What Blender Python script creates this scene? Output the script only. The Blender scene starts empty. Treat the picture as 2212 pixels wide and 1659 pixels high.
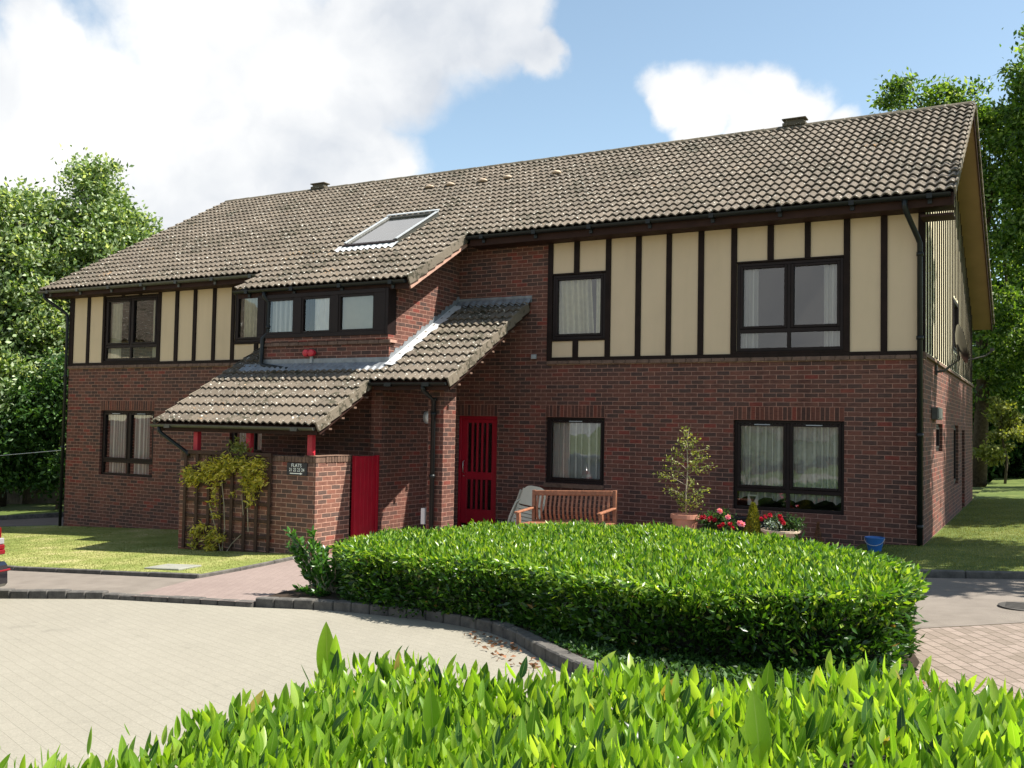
import bpy, bmesh, math, random
import numpy as np
from mathutils import Vector, Matrix
random.seed(7); rng = np.random.default_rng(7)
SC = bpy.context.scene
COL = SC.collection
rad = math.radians

# ------------------------------------------------------------------ camera
CAMPOS = Vector((1.6156, -15.9597, 1.9694))
cr = Vector((0.87407596, 0.48544061, 0.01840197)); cu = Vector((0.00385042, -0.04480243, 0.99898845)); cf = Vector((-0.48577401, 0.87312093, 0.04102987))
cam = bpy.data.cameras.new('camera'); camo = bpy.data.objects.new('camera', cam); COL.objects.link(camo)
cam.sensor_width = 36; cam.sensor_fit = 'HORIZONTAL'; cam.lens = 2868.37/3072*36; cam.clip_end = 3000; cam.clip_start = 0.05
camo.matrix_world = Matrix(((cr.x, cu.x, -cf.x, CAMPOS.x), (cr.y, cu.y, -cf.y, CAMPOS.y), (cr.z, cu.z, -cf.z, CAMPOS.z), (0, 0, 0, 1)))
SC.camera = camo

# ------------------------------------------------------------------ sun, sky, exposure
SUNV = Vector((0.60, 0.22, 1.0)).normalized()          # towards the sun
elev = math.asin(SUNV.z); azim = math.atan2(SUNV.x, SUNV.y)
sl = bpy.data.lights.new('sun', 'SUN'); so = bpy.data.objects.new('sun', sl); COL.objects.link(so)
sl.energy = 5.0; sl.angle = rad(0.5); sl.color = (1.0, 0.95, 0.86)
so.rotation_euler = (-SUNV).to_track_quat('-Z', 'Y').to_euler(); so.location = (20, 10, 40)
SC.view_settings.view_transform = 'Standard'; SC.view_settings.look = 'None'; SC.view_settings.gamma = 1
SC.view_settings.exposure = 1.22

def pixdir(x, y):      # direction of a point of the sky, given once to place the clouds
    d = cf + cr*((x-1106)/2065.4) - cu*((y-829.5)/2065.4); return d.normalized()
world = bpy.data.worlds.new('World'); SC.world = world; world.use_nodes = True
nt = world.node_tree; nt.nodes.clear()
def N(nt, t, **kw):
    n = nt.nodes.new(t)
    for k, v in kw.items():
        if k.startswith('i_'):
            key = k[2:]; key = int(key) if key.isdigit() else key.replace('_', ' ')
            n.inputs[key].default_value = v
        else: setattr(n, k, v)
    return n
def Lk(nt, a, b): nt.links.new(a, b)
def math_(nt, op, a, b=None, c=None, clamp=False):
    n = nt.nodes.new('ShaderNodeMath'); n.operation = op; n.use_clamp = clamp
    for i, v in enumerate((a, b, c)):
        if v is None: continue
        if isinstance(v, (int, float)): n.inputs[i].default_value = v
        else: nt.links.new(v, n.inputs[i])
    return n.outputs[0]
sky = N(nt, 'ShaderNodeTexSky', sky_type='NISHITA', sun_disc=False); sky.sun_elevation = elev; sky.sun_rotation = azim
sky.altitude = 50; sky.air_density = 1.0; sky.dust_density = 0.6; sky.ozone_density = 1.2
tc = N(nt, 'ShaderNodeTexCoord')
nz = N(nt, 'ShaderNodeTexNoise', i_Scale=5.0, i_Detail=7.0, i_Roughness=0.55); Lk(nt, tc.outputs['Generated'], nz.inputs['Vector'])
vm = N(nt, 'ShaderNodeVectorMath', operation='SUBTRACT'); Lk(nt, nz.outputs['Color'], vm.inputs[0]); vm.inputs[1].default_value = (.5, .5, .5)
vs = N(nt, 'ShaderNodeVectorMath', operation='SCALE'); Lk(nt, vm.outputs[0], vs.inputs[0]); vs.inputs['Scale'].default_value = 0.13
va = N(nt, 'ShaderNodeVectorMath', operation='ADD'); Lk(nt, tc.outputs['Generated'], va.inputs[0]); Lk(nt, vs.outputs[0], va.inputs[1])
blobs = [(540,130,290),(250,330,270),(60,400,240),(-120,300,250),(90,130,110),(640,260,230),(700,340,170),(810,360,125),(560,430,230),(820,90,210),(980,30,190),(1120,20,110),(1060,90,110),(1165,150,62),(1130,120,60),
         (1460,225,85),(1545,232,82),(1640,218,84),(1735,245,86),(1830,275,70),(1500,272,90),(1640,280,110),(1425,262,50),(330,250,180),(40,110,120)]
cur = None
for (bx, by, br) in blobs:
    c = pixdir(bx, by); d = N(nt, 'ShaderNodeVectorMath', operation='DISTANCE'); Lk(nt, va.outputs[0], d.inputs[0]); d.inputs[1].default_value = c
    m = math_(nt, 'SUBTRACT', 1.0, math_(nt, 'DIVIDE', d.outputs['Value'], br/2065.4))
    cur = m if cur is None else math_(nt, 'MAXIMUM', cur, m)
for (c_, r_) in ((Vector((-.584, .562, .588)), .26), (Vector((-.22, -.96, .17)), .34)):
    d = N(nt, 'ShaderNodeVectorMath', operation='DISTANCE'); Lk(nt, va.outputs[0], d.inputs[0]); d.inputs[1].default_value = c_.normalized()
    cur = math_(nt, 'MAXIMUM', cur, math_(nt, 'SUBTRACT', 1.0, math_(nt, 'DIVIDE', d.outputs['Value'], r_)))
# clouds over the rest of the sky (mirrored in windows, thinned to dim facade)
nb = N(nt, 'ShaderNodeTexNoise', i_Scale=2.2, i_Detail=6.0, i_Roughness=0.55); Lk(nt, tc.outputs['Generated'], nb.inputs['Vector'])
dt = N(nt, 'ShaderNodeVectorMath', operation='DOT_PRODUCT'); Lk(nt, tc.outputs['Generated'], dt.inputs[0]); dt.inputs[1].default_value = cf
away = math_(nt, 'MULTIPLY', math_(nt, 'SUBTRACT', 0.72, dt.outputs['Value']), 4.0, clamp=True)
nbm = math_(nt, 'MULTIPLY', math_(nt, 'SUBTRACT', nb.outputs['Fac'], 0.55), 3.0)
away2 = math_(nt, 'MULTIPLY', math_(nt, 'ADD', nbm, 1.0), away)
cur = math_(nt, 'MAXIMUM', cur, math_(nt, 'SUBTRACT', away2, 1.0))
nf = N(nt, 'ShaderNodeTexNoise', i_Scale=13.0, i_Detail=8.0, i_Roughness=0.6); Lk(nt, tc.outputs['Generated'], nf.inputs['Vector'])
dens = math_(nt, 'ADD', cur, math_(nt, 'MULTIPLY', math_(nt, 'SUBTRACT', nf.outputs['Fac'], 0.5), 0.55))
mr = N(nt, 'ShaderNodeMapRange', interpolation_type='SMOOTHSTEP'); Lk(nt, dens, mr.inputs['Value'])
mr.inputs['From Min'].default_value = -0.04; mr.inputs['From Max'].default_value = 0.40
n3 = N(nt, 'ShaderNodeTexNoise', i_Scale=6.0, i_Detail=5.0, i_Roughness=0.5); Lk(nt, va.outputs[0], n3.inputs['Vector'])
cr_ = N(nt, 'ShaderNodeValToRGB'); Lk(nt, n3.outputs['Fac'], cr_.inputs['Fac'])
cr_.color_ramp.elements[0].position = .32; cr_.color_ramp.elements[0].color = (.30, .32, .35, 1)
cr_.color_ramp.elements[1].position = .60; cr_.color_ramp.elements[1].color = (.48, .48, .475, 1)
hsv = N(nt, 'ShaderNodeHueSaturation', i_Saturation=.86, i_Value=1.0, i_Hue=.486); Lk(nt, sky.outputs[0], hsv.inputs['Color'])
bgs = N(nt, 'ShaderNodeBackground', i_Strength=0.086); Lk(nt, hsv.outputs[0], bgs.inputs['Color'])
bgc = N(nt, 'ShaderNodeBackground', i_Strength=1.0); Lk(nt, cr_.outputs['Color'], bgc.inputs['Color'])
mx = N(nt, 'ShaderNodeMixShader'); Lk(nt, mr.outputs[0], mx.inputs[0]); Lk(nt, bgs.outputs[0], mx.inputs[1]); Lk(nt, bgc.outputs[0], mx.inputs[2])
wo = N(nt, 'ShaderNodeOutputWorld'); Lk(nt, mx.outputs[0], wo.inputs['Surface'])

# ------------------------------------------------------------------ materials
def mat(name):
    m = bpy.data.materials.new(name); m.use_nodes = True; m.node_tree.nodes.clear(); return m
def ramp(nt, fac, stops, interp='LINEAR'):
    r = nt.nodes.new('ShaderNodeValToRGB'); r.color_ramp.interpolation = interp
    while len(r.color_ramp.elements) < len(stops): r.color_ramp.elements.new(0.5)
    for e, (p, c) in zip(r.color_ramp.elements, stops):
        e.position = p; e.color = (c[0], c[1], c[2], 1)
    if fac is not None: nt.links.new(fac, r.inputs['Fac'])
    return r.outputs['Color']
def mixc(nt, fac, a, b, mode='MIX'):
    n = nt.nodes.new('ShaderNodeMix'); n.data_type = 'RGBA'; n.blend_type = mode; n.clamp_factor = True
    for sock, v in ((n.inputs[0], fac), (n.inputs[6], a), (n.inputs[7], b)):
        if isinstance(v, (int, float)): sock.default_value = v
        elif isinstance(v, tuple): sock.default_value = (v[0], v[1], v[2], 1)
        else: nt.links.new(v, sock)
    return n.outputs[2]
def noise(nt, vec, scale, detail=4, rough=.55):
    n = N(nt, 'ShaderNodeTexNoise', i_Scale=scale, i_Detail=float(detail), i_Roughness=rough)
    if vec is not None: nt.links.new(vec, n.inputs['Vector'])
    return n.outputs['Fac']
def pos(nt): return nt.nodes.new('ShaderNodeNewGeometry').outputs['Position']
def finish(nt, color, rough=.8, bump=None, bstr=.3, bdist=.01, spec=.5, **kw):
    p = nt.nodes.new('ShaderNodeBsdfPrincipled')
    if isinstance(color, tuple): p.inputs['Base Color'].default_value = (*color[:3], 1)
    else: nt.links.new(color, p.inputs['Base Color'])
    if isinstance(rough, (int, float)): p.inputs['Roughness'].default_value = rough
    else: nt.links.new(rough, p.inputs['Roughness'])
    p.inputs['Specular IOR Level'].default_value = spec
    for k, v in kw.items(): p.inputs[k].default_value = v
    if bump is not None:
        b = nt.nodes.new('ShaderNodeBump'); b.inputs['Strength'].default_value = bstr; b.inputs['Distance'].default_value = bdist
        nt.links.new(bump, b.inputs['Height']); nt.links.new(b.outputs[0], p.inputs['Normal'])
    o = nt.nodes.new('ShaderNodeOutputMaterial'); nt.links.new(p.outputs[0], o.inputs['Surface']); return p

def brick_mat(name, tint=(1, 1, 1), offset=0.5, soldier=False):
    m = mat(name); nt = m.node_tree
    uv = N(nt, 'ShaderNodeUVMap'); uv.uv_map = 'UVMap'
    vec = uv.outputs[0]
    # very slight waviness of the courses
    wn = N(nt, 'ShaderNodeTexNoise', i_Scale=3.0, i_Detail=2.0); Lk(nt, pos(nt), wn.inputs['Vector'])
    ws = N(nt, 'ShaderNodeVectorMath', operation='SUBTRACT'); Lk(nt, wn.outputs['Color'], ws.inputs[0]); ws.inputs[1].default_value = (.5, .5, .5)
    w2 = N(nt, 'ShaderNodeVectorMath', operation='SCALE'); Lk(nt, ws.outputs[0], w2.inputs[0]); w2.inputs['Scale'].default_value = .012
    w3 = N(nt, 'ShaderNodeVectorMath', operation='ADD'); Lk(nt, vec, w3.inputs[0]); Lk(nt, w2.outputs[0], w3.inputs[1])
    b = N(nt, 'ShaderNodeTexBrick'); b.offset = offset; b.offset_frequency = 2
    b.inputs['Scale'].default_value = 1; b.inputs['Mortar Size'].default_value = .0066; b.inputs['Mortar Smooth'].default_value = .35
    b.inputs['Brick Width'].default_value = .225; b.inputs['Row Height'].default_value = .075; b.inputs['Bias'].default_value = 0
    b.inputs['Color1'].default_value = (0, 0, 0, 1); b.inputs['Color2'].default_value = (1, 1, 1, 1); b.inputs['Mortar'].default_value = (.5, .5, .5, 1)
    Lk(nt, w3.outputs[0], b.inputs['Vector'])
    big = noise(nt, pos(nt), .55, 3)
    rnd = math_(nt, 'ADD', b.outputs['Color'], math_(nt, 'MULTIPLY', math_(nt, 'SUBTRACT', big, .5), .55))
    T = lambda c: tuple(a*t for a, t in zip(c, tint))
    col = ramp(nt, rnd, [(0, T((.070, .043, .037))), (.25, T((.086, .048, .039))), (.42, T((.112, .052, .040))), (.60, T((.127, .054, .040))), (.78, T((.140, .064, .047))), (.92, T((.155, .055, .040))), (1, T((.19, .048, .036)))])
    # dark drags along each brick, soot and lime bloom
    st = N(nt, 'ShaderNodeMapping'); st.inputs['Scale'].default_value = (9, 60, 1) if not soldier else (60, 9, 1); Lk(nt, vec, st.inputs['Vector'])
    dr = noise(nt, st.outputs[0], 1.0, 5, .7)
    col = mixc(nt, 1.0, col, ramp(nt, dr, [(.30, (.38, .38, .42)), (.46, (.95, .95, .95)), (.75, (1.28, 1.22, 1.15))]), 'MULTIPLY')
    ms = N(nt, 'ShaderNodeMapping'); ms.inputs['Scale'].default_value = (2.6, 2.6, .35); Lk(nt, pos(nt), ms.inputs['Vector'])
    col = mixc(nt, 1.0, col, ramp(nt, noise(nt, ms.outputs[0], 1.0, 5, .6), [(.30, (.74, .72, .72)), (.5, (1, 1, 1)), (.72, (1.14, 1.12, 1.10))]), 'MULTIPLY')
    lime = ramp(nt, noise(nt, pos(nt), 2.3, 6, .65), [(.62, (0, 0, 0)), (.85, (.35, .35, .35))])
    col = mixc(nt, lime, col, (.19, .14, .10))
    mor = ramp(nt, noise(nt, pos(nt), 14, 4), [(.3, (.22*tint[0], .115*tint[1], .088*tint[2])), (.7, (.37*tint[0], .205*tint[1], .152*tint[2]))])
    col = mixc(nt, b.outputs['Fac'], col, mor)
    hgt = math_(nt, 'ADD', math_(nt, 'MULTIPLY', b.outputs['Fac'], -1.0), math_(nt, 'MULTIPLY', noise(nt, pos(nt), 90, 4), .35))
    finish(nt, col, .88, hgt, .6, .006, spec=.25)
    return m
def plain(name, c, rough=.6, var=.12, nscale=8, spec=.5, bump=.0, bscale=60, **kw):
    m = mat(name); nt = m.node_tree
    n = noise(nt, pos(nt), nscale, 5, .6)
    lo = tuple(x*(1-var) for x in c); hi = tuple(x*(1+var) for x in c)
    col = ramp(nt, n, [(.3, lo), (.7, hi)])
    finish(nt, col, rough, noise(nt, pos(nt), bscale, 4) if bump else None, bump, .004, spec, **kw)
    return m
def tile_mat(name, c=(.138, .112, .084), lich=.9):
    m = mat(name); nt = m.node_tree; P = pos(nt)
    uv = N(nt, 'ShaderNodeUVMap'); uv.uv_map = 'UVMap'
    wn = N(nt, 'ShaderNodeTexWhiteNoise', noise_dimensions='2D')
    fl = N(nt, 'ShaderNodeVectorMath', operation='FLOOR'); Lk(nt, uv.outputs[0], fl.inputs[0]); Lk(nt, fl.outputs[0], wn.inputs['Vector'])
    n1 = noise(nt, P, 1.2, 5, .6)
    base = ramp(nt, math_(nt, 'ADD', math_(nt, 'MULTIPLY', wn.outputs['Value'], .35), math_(nt, 'MULTIPLY', n1, .7)), [(.22, tuple(x*.58 for x in c)), (.5, tuple(x*.95 for x in c)), (.82, tuple(x*1.28 for x in c))])
    base = mixc(nt, math_(nt, 'MULTIPLY', noise(nt, P, 38, 5, .7), .75), base, tuple(x*.55 for x in c))
    # dark moss
    mossm = ramp(nt, math_(nt, 'MULTIPLY', noise(nt, P, 9, 5, .7), math_(nt, 'ADD', noise(nt, P, .9, 2), .55)), [(.58, (0, 0, 0)), (.66, (.9, .9, .9))])
    base = mixc(nt, mossm, base, (.035, .032, .018))
    # orange lichen
    om = ramp(nt, math_(nt, 'MULTIPLY', noise(nt, P, 16, 4, .6), math_(nt, 'ADD', noise(nt, P, .7, 2), .5)), [(.74, (0, 0, 0)), (.80, (.7, .7, .7))])
    base = mixc(nt, om, base, (.42, .22, .07))
    # pale lichen spots
    for sc, th, k in ((11, .19, 1.0), (25, .19, .95)):
        v = N(nt, 'ShaderNodeTexVoronoi', i_Scale=float(sc)); v.inputs['Randomness'].default_value = 1; Lk(nt, P, v.inputs['Vector'])
        keep = math_(nt, 'GREATER_THAN', N_sep(nt, v.outputs['Color']), .52)
        msk = math_(nt, 'MULTIPLY', ramp(nt, math_(nt, 'ADD', v.outputs['Distance'], math_(nt, 'MULTIPLY', noise(nt, P, 60, 3), .12)), [(th, (1, 1, 1)), (th+.09, (0, 0, 0))]), math_(nt, 'MULTIPLY', keep, k*lich))
        base = mixc(nt, msk, base, (.50, .49, .43))
    finish(nt, base, .85, noise(nt, P, 120, 4, .7), .5, .004, spec=.3)
    return m
def N_sep(nt, c):
    s = nt.nodes.new('ShaderNodeSeparateColor'); nt.links.new(c, s.inputs[0]); return s.outputs[0]
def leaf_mat(name, stops, trans=.45, rough=.42, spec=.5, veins=False, patch=0):
    m = mat(name); nt = m.node_tree
    g = nt.nodes.new('ShaderNodeNewGeometry')
    fac_ = g.outputs['Random Per Island']
    if patch: fac_ = math_(nt, 'ADD', math_(nt, 'MULTIPLY', fac_, .45), math_(nt, 'MULTIPLY', math_(nt, 'SUBTRACT', noise(nt, pos(nt), patch, 5, .65), .28), 1.15), clamp=True)
    col = ramp(nt, fac_, stops)
    if veins:
        uv = N(nt, 'ShaderNodeUVMap'); uv.uv_map = 'UVMap'
        sx = N(nt, 'ShaderNodeSeparateXYZ'); Lk(nt, uv.outputs[0], sx.inputs[0])
        ax = math_(nt, 'ABSOLUTE', sx.outputs[0])
        mid = ramp(nt, ax, [(.02, (1, 1, 1)), (.075, (0, 0, 0))])
        side = math_(nt, 'SINE', math_(nt, 'MULTIPLY', math_(nt, 'SUBTRACT', sx.outputs[1], math_(nt, 'MULTIPLY', ax, .45)), 60.0))
        sm = ramp(nt, side, [(.80, (0, 0, 0)), (1.0, (.30, .30, .30))])
        edge = ramp(nt, ax, [(.82, (0, 0, 0)), (1.0, (.38, .38, .38))])
        col = mixc(nt, sm, col, mixc(nt, .5, col, (.30, .42, .10)))
        col = mixc(nt, mid, col, mixc(nt, .6, col, (.33, .45, .12)))
        col = mixc(nt, edge, col, mixc(nt, .6, col, (.36, .45, .12)))
    p = nt.nodes.new('ShaderNodeBsdfPrincipled'); nt.links.new(col, p.inputs['Base Color']); p.inputs['Roughness'].default_value = rough; p.inputs['Specular IOR Level'].default_value = spec
    t = nt.nodes.new('ShaderNodeBsdfTranslucent'); tcx = mixc(nt, 1.0, col, (1.55, 1.5, .5), 'MULTIPLY'); nt.links.new(tcx, t.inputs['Color'])
    x = nt.nodes.new('ShaderNodeMixShader'); x.inputs[0].default_value = trans
    nt.links.new(p.outputs[0], x.inputs[1]); nt.links.new(t.outputs[0], x.inputs[2])
    o = nt.nodes.new('ShaderNodeOutputMaterial'); nt.links.new(x.outputs[0], o.inputs['Surface'])
    return m
def ground_mat(name, stops, scale=1.0, bump=.4, fine=40):
    m = mat(name); nt = m.node_tree; P = pos(nt)
    a = noise(nt, P, scale, 6, .62); b = noise(nt, P, fine, 4, .7)
    col = ramp(nt, math_(nt, 'ADD', math_(nt, 'MULTIPLY', a, .72), math_(nt, 'MULTIPLY', b, .28)), stops)
    finish(nt, col, .92, b, bump, .01, spec=.2)
    return m
def paving_mat(name, cols, joint, rot, bw=.2, rh=.1, mort=.006, var=.3):
    m = mat(name); nt = m.node_tree; P = pos(nt)
    mp = N(nt, 'ShaderNodeMapping'); mp.inputs['Rotation'].default_value = (0, 0, rot); Lk(nt, P, mp.inputs['Vector'])
    b = N(nt, 'ShaderNodeTexBrick'); b.offset = .5
    for k, v in (('Scale', 1), ('Mortar Size', mort), ('Mortar Smooth', .5), ('Brick Width', bw), ('Row Height', rh), ('Bias', 0)): b.inputs[k].default_value = v
    b.inputs['Color1'].default_value = (0, 0, 0, 1); b.inputs['Color2'].default_value = (1, 1, 1, 1)
    Lk(nt, mp.outputs[0], b.inputs['Vector'])
    big = noise(nt, P, .42, 7, .66)
    r = math_(nt, 'ADD', math_(nt, 'MULTIPLY', b.outputs['Color'], var), math_(nt, 'MULTIPLY', big, 1-var))
    col = ramp(nt, r, [(.15, cols[0]), (.5, cols[1]), (.85, cols[2])])
    speck = noise(nt, P, 70, 4, .8)
    col = mixc(nt, 1.0, col, ramp(nt, speck, [(.3, (.78, .78, .78)), (.7, (1.15, 1.15, 1.15))]), 'MULTIPLY')
    stn = noise(nt, P, 1.9, 6, .7); col = mixc(nt, ramp(nt, stn, [(.60, (0, 0, 0)), (.74, (.30, .30, .30))]), col, tuple(x*.55 for x in cols[0]))
    jf = math_(nt, 'MULTIPLY', math_(nt, 'MULTIPLY', b.outputs['Fac'], .75), ramp(nt, noise(nt, P, 1.3, 4), [(.3, (.35, .35, .35)), (.6, (1, 1, 1))]))
    col = mixc(nt, jf, col, joint)
    h = math_(nt, 'ADD', math_(nt, 'MULTIPLY', b.outputs['Fac'], -1.0), math_(nt, 'MULTIPLY', speck, .4))
    finish(nt, col, .9, h, .5, .006, spec=.25)
    return m
def glass_mat(name, boost=1.75, tint=(.95, .96, .95)):
    m = mat(name); nt = m.node_tree
    wob = noise(nt, pos(nt), 1.5, 2)
    bp = nt.nodes.new('ShaderNodeBump'); bp.inputs['Strength'].default_value = .06; bp.inputs['Distance'].default_value = .05; nt.links.new(wob, bp.inputs['Height'])
    f = nt.nodes.new('ShaderNodeFresnel'); f.inputs['IOR'].default_value = boost; nt.links.new(bp.outputs[0], f.inputs['Normal'])
    gl = nt.nodes.new('ShaderNodeBsdfGlossy'); gl.inputs['Roughness'].default_value = .0; gl.inputs['Color'].default_value = (1, 1, 1, 1); nt.links.new(bp.outputs[0], gl.inputs['Normal'])
    tr = nt.nodes.new('ShaderNodeBsdfTransparent'); tr.inputs['Color'].default_value = (*tint, 1)
    ff = math_(nt, 'MULTIPLY', f.outputs[0], 1.35, clamp=True)
    x = nt.nodes.new('ShaderNodeMixShader'); nt.links.new(ff, x.inputs[0]); nt.links.new(tr.outputs[0], x.inputs[1]); nt.links.new(gl.outputs[0], x.inputs[2])
    o = nt.nodes.new('ShaderNodeOutputMaterial'); nt.links.new(x.outputs[0], o.inputs['Surface']); return m
def net_mat(name, c=(.6, .62, .58), opacity=.6):
    m = mat(name); nt = m.node_tree
    d = nt.nodes.new('ShaderNodeBsdfDiffuse'); d.inputs['Color'].default_value = (*c, 1)
    t = nt.nodes.new('ShaderNodeBsdfTransparent'); x = nt.nodes.new('ShaderNodeMixShader')
    lw = nt.nodes.new('ShaderNodeLayerWeight'); lw.inputs['Blend'].default_value = .35; nt.links.new(math_(nt, 'ADD', math_(nt, 'MULTIPLY', lw.outputs['Facing'], 1.1), opacity-.38, clamp=True), x.inputs[0])
    nt.links.new(t.outputs[0], x.inputs[1]); nt.links.new(d.outputs[0], x.inputs[2])
    o = nt.nodes.new('ShaderNodeOutputMaterial'); nt.links.new(x.outputs[0], o.inputs['Surface']); return m

M = {}
M['brick'] = brick_mat('red_brown_brick')
M['brick_soldier'] = brick_mat('soldier_brick', (1.05, .9, .85), 0.0, True)
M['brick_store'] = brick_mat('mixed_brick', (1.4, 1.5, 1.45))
M['band'] = plain('cill_brick', (.14, .085, .06), .85, .35, 9, .3, .4)
M['tile'] = tile_mat('roof_tile')
M['verge'] = tile_mat('verge_tile', (.19, .158, .118), .35)
M['ridge'] = tile_mat('ridge_tile', (.12, .10, .068), .6)
M['timber'] = plain('dark_brown_timber', (.016, .009, .007), .7, .3, 5, .15, .3, 40)
M['fascia'] = plain('brown_fascia', (.034, .016, .012), .7, .25, 3, .15, .2, 40)
M['faded'] = plain('sun_faded_board', (.42, .25, .19), .8, .2, 10, .3, .3)
def board_mat(name, c):
    m = mat(name); nt = m.node_tree
    mp = N(nt, 'ShaderNodeMapping'); mp.inputs['Scale'].default_value = (3.5, 3.5, .45); Lk(nt, pos(nt), mp.inputs['Vector'])
    st = noise(nt, mp.outputs[0], 1.0, 5, .6); bg = noise(nt, pos(nt), 1.3, 5, .6)
    f = math_(nt, 'ADD', math_(nt, 'MULTIPLY', st, .5), math_(nt, 'MULTIPLY', bg, .5))
    col = ramp(nt, f, [(.28, tuple(x*.88 for x in c)), (.46, tuple(x*.97 for x in c)), (.7, tuple(min(1, x*1.05) for x in c))])
    finish(nt, col, .75, noise(nt, pos(nt), 90, 3), .08, .003, spec=.25); return m
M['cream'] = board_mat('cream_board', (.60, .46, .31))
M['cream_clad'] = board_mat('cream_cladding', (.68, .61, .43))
M['soffit'] = plain('soffit_board', (.20, .125, .072), .8, .1, 1.5, .3)
M['frame'] = plain('dark_window_frame', (.013, .007, .0065), .5, .2, 6, .2)
M['glass'] = glass_mat('window_glass')
M['net'] = net_mat('net_curtain', (.93, .95, .92), .74)
M['sheer'] = net_mat('sheer_curtain', (.75, .75, .72), .8)
M['drape'] = plain('cream_drape', (.60, .57, .42), .9, .1, 10)
M['blindm'] = plain('pale_blind', (.52, .50, .42), .9, .08, 4)
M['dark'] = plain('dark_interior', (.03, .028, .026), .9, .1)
M['plastic'] = plain('black_plastic_gutter', (.009, .011, .011), .4, .2, 5, .3)
M['gutterg'] = plain('weathered_gutter', (.055, .055, .045), .45, .3, 8, .5)
M['lead'] = plain('lead_flashing', (.21, .225, .24), .45, .25, 7, .5, .5, 12, Metallic=.3)
M['red'] = plain('red_gloss_paint', (.33, .003, .016), .45, .12, 5, .45)
M['redpost'] = plain('red_post_paint', (.42, .02, .035), .5, .2, 9, .45)
M['steel'] = plain('steel', (.55, .53, .48), .35, .1, 10, .5, Metallic=.9)
M['grey'] = plain('grey_plastic', (.35, .37, .38), .5, .1)
M['white'] = plain('white_paint', (.74, .73, .70), .5, .05)
M['signblack'] = plain('sign_black', (.006, .006, .012), .35, .1)
M['signwhite'] = plain('sign_lettering', (.85, .85, .78), .5, .03)
M['alarm'] = plain('alarm_red', (.50, .015, .03), .4, .1)
M['trellis'] = plain('brown_trellis', (.055, .028, .018), .75, .3, 12, .3, .3)
M['teak'] = plain('weathered_hardwood', (.26, .105, .055), .55, .3, 14, .5, .3, 60)
M['chair'] = plain('cream_resin', (.66, .61, .47), .5, .08, 6)
M['terracotta'] = plain('terracotta', (.46, .21, .14), .75, .15, 8, .3)
M['stone'] = plain('cast_stone', (.52, .40, .29), .85, .2, 12, .3, .4)
M['bucket'] = plain('blue_plastic', (.02, .12, .36), .4, .1)
M['bark'] = plain('bark', (.085, .065, .045), .9, .4, 12, .2, .8, 25)
M['stem'] = plain('pale_stem', (.32, .27, .19), .85, .3, 20, .2)
M['soil'] = ground_mat('soil', [(.3, (.014, .010, .007)), (.7, (.05, .034, .022))], 6)
M['kerb'] = ground_mat('kerb_stone', [(.3, (.045, .042, .040)), (.7, (.145, .135, .12))], 9, .5, 60)
M['concrete'] = ground_mat('concrete', [(.3, (.18, .18, .15)), (.7, (.27, .27, .23))], 5)
M['iron'] = plain('cast_iron', (.05, .045, .04), .6, .3, 20, .4, .5)
M['road'] = paving_mat('block_paved_road', [(.208, .192, .155), (.239, .221, .178), (.266, .246, .20)], (.20, .184, .143), rad(20), mort=.0035, var=.12)
M['path'] = paving_mat('pink_block_path', [(.185, .14, .125), (.22, .17, .15), (.25, .195, .172)], (.155, .118, .095), rad(61), mort=.0032, var=.2)
M['pavers'] = paving_mat('pinkish_block_paving', [(.16, .128, .10), (.215, .17, .14), (.265, .212, .178)], (.06, .05, .03), rad(61), .2, .1, .0075, .45)
M['tarmac'] = ground_mat('worn_tarmac', [(.3, (.135, .115, .097)), (.7, (.205, .178, .15))], 3, .5, 90)
M['darkpath'] = ground_mat('dark_block_path', [(.3, (.10, .075, .065)), (.7, (.16, .12, .10))], 3)
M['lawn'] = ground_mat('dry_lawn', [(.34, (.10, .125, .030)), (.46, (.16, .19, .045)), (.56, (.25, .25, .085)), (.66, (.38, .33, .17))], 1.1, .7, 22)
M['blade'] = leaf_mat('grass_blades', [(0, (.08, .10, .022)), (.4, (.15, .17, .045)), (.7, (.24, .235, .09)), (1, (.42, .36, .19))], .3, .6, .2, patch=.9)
M['lawndark'] = ground_mat('lawn_green', [(.34, (.045, .07, .014)), (.5, (.08, .11, .022)), (.72, (.16, .17, .05))], 1.4, .7, 22)  # green lawn with its shade partly put into the colour
M['hill'] = ground_mat('far_ground', [(.3, (.06, .08, .02)), (.7, (.14, .16, .045))], .3)
M['leafnear'] = leaf_mat('laurel_leaf_near', [(0, (.010, .040, .018)), (.07, (.02, .075, .02)), (.16, (.085, .19, .018)), (.40, (.165, .315, .024)), (.75, (.235, .385, .034)), (.985, (.33, .45, .08)), (1, (.36, .24, .08))], .55, .34, .5, True)
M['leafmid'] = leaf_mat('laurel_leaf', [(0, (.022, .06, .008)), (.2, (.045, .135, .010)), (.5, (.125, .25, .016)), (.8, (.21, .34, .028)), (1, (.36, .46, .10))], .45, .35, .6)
M['leafside'] = leaf_mat('laurel_leaf_old', [(0, (.012, .034, .006)), (.5, (.026, .078, .009)), (.84, (.055, .145, .014)), (.978, (.13, .25, .025)), (1, (.28, .15, .07))], .32, .36, .55)  # darker copy of the top leaves: shade of the hedge sides in the colour
M['leafbush'] = leaf_mat('laurel_leaf_bush', [(0, (.02, .065, .012)), (.5, (.045, .13, .018)), (1, (.09, .21, .03))], .3, .28, .7)
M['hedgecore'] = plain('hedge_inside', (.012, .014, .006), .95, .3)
M['treeleafL'] = leaf_mat('silver_green_leaf', [(0, (.03, .07, .014)), (.3, (.095, .165, .04)), (.65, (.24, .33, .14)), (1, (.54, .61, .43))], .4, .5, .4)
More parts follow.
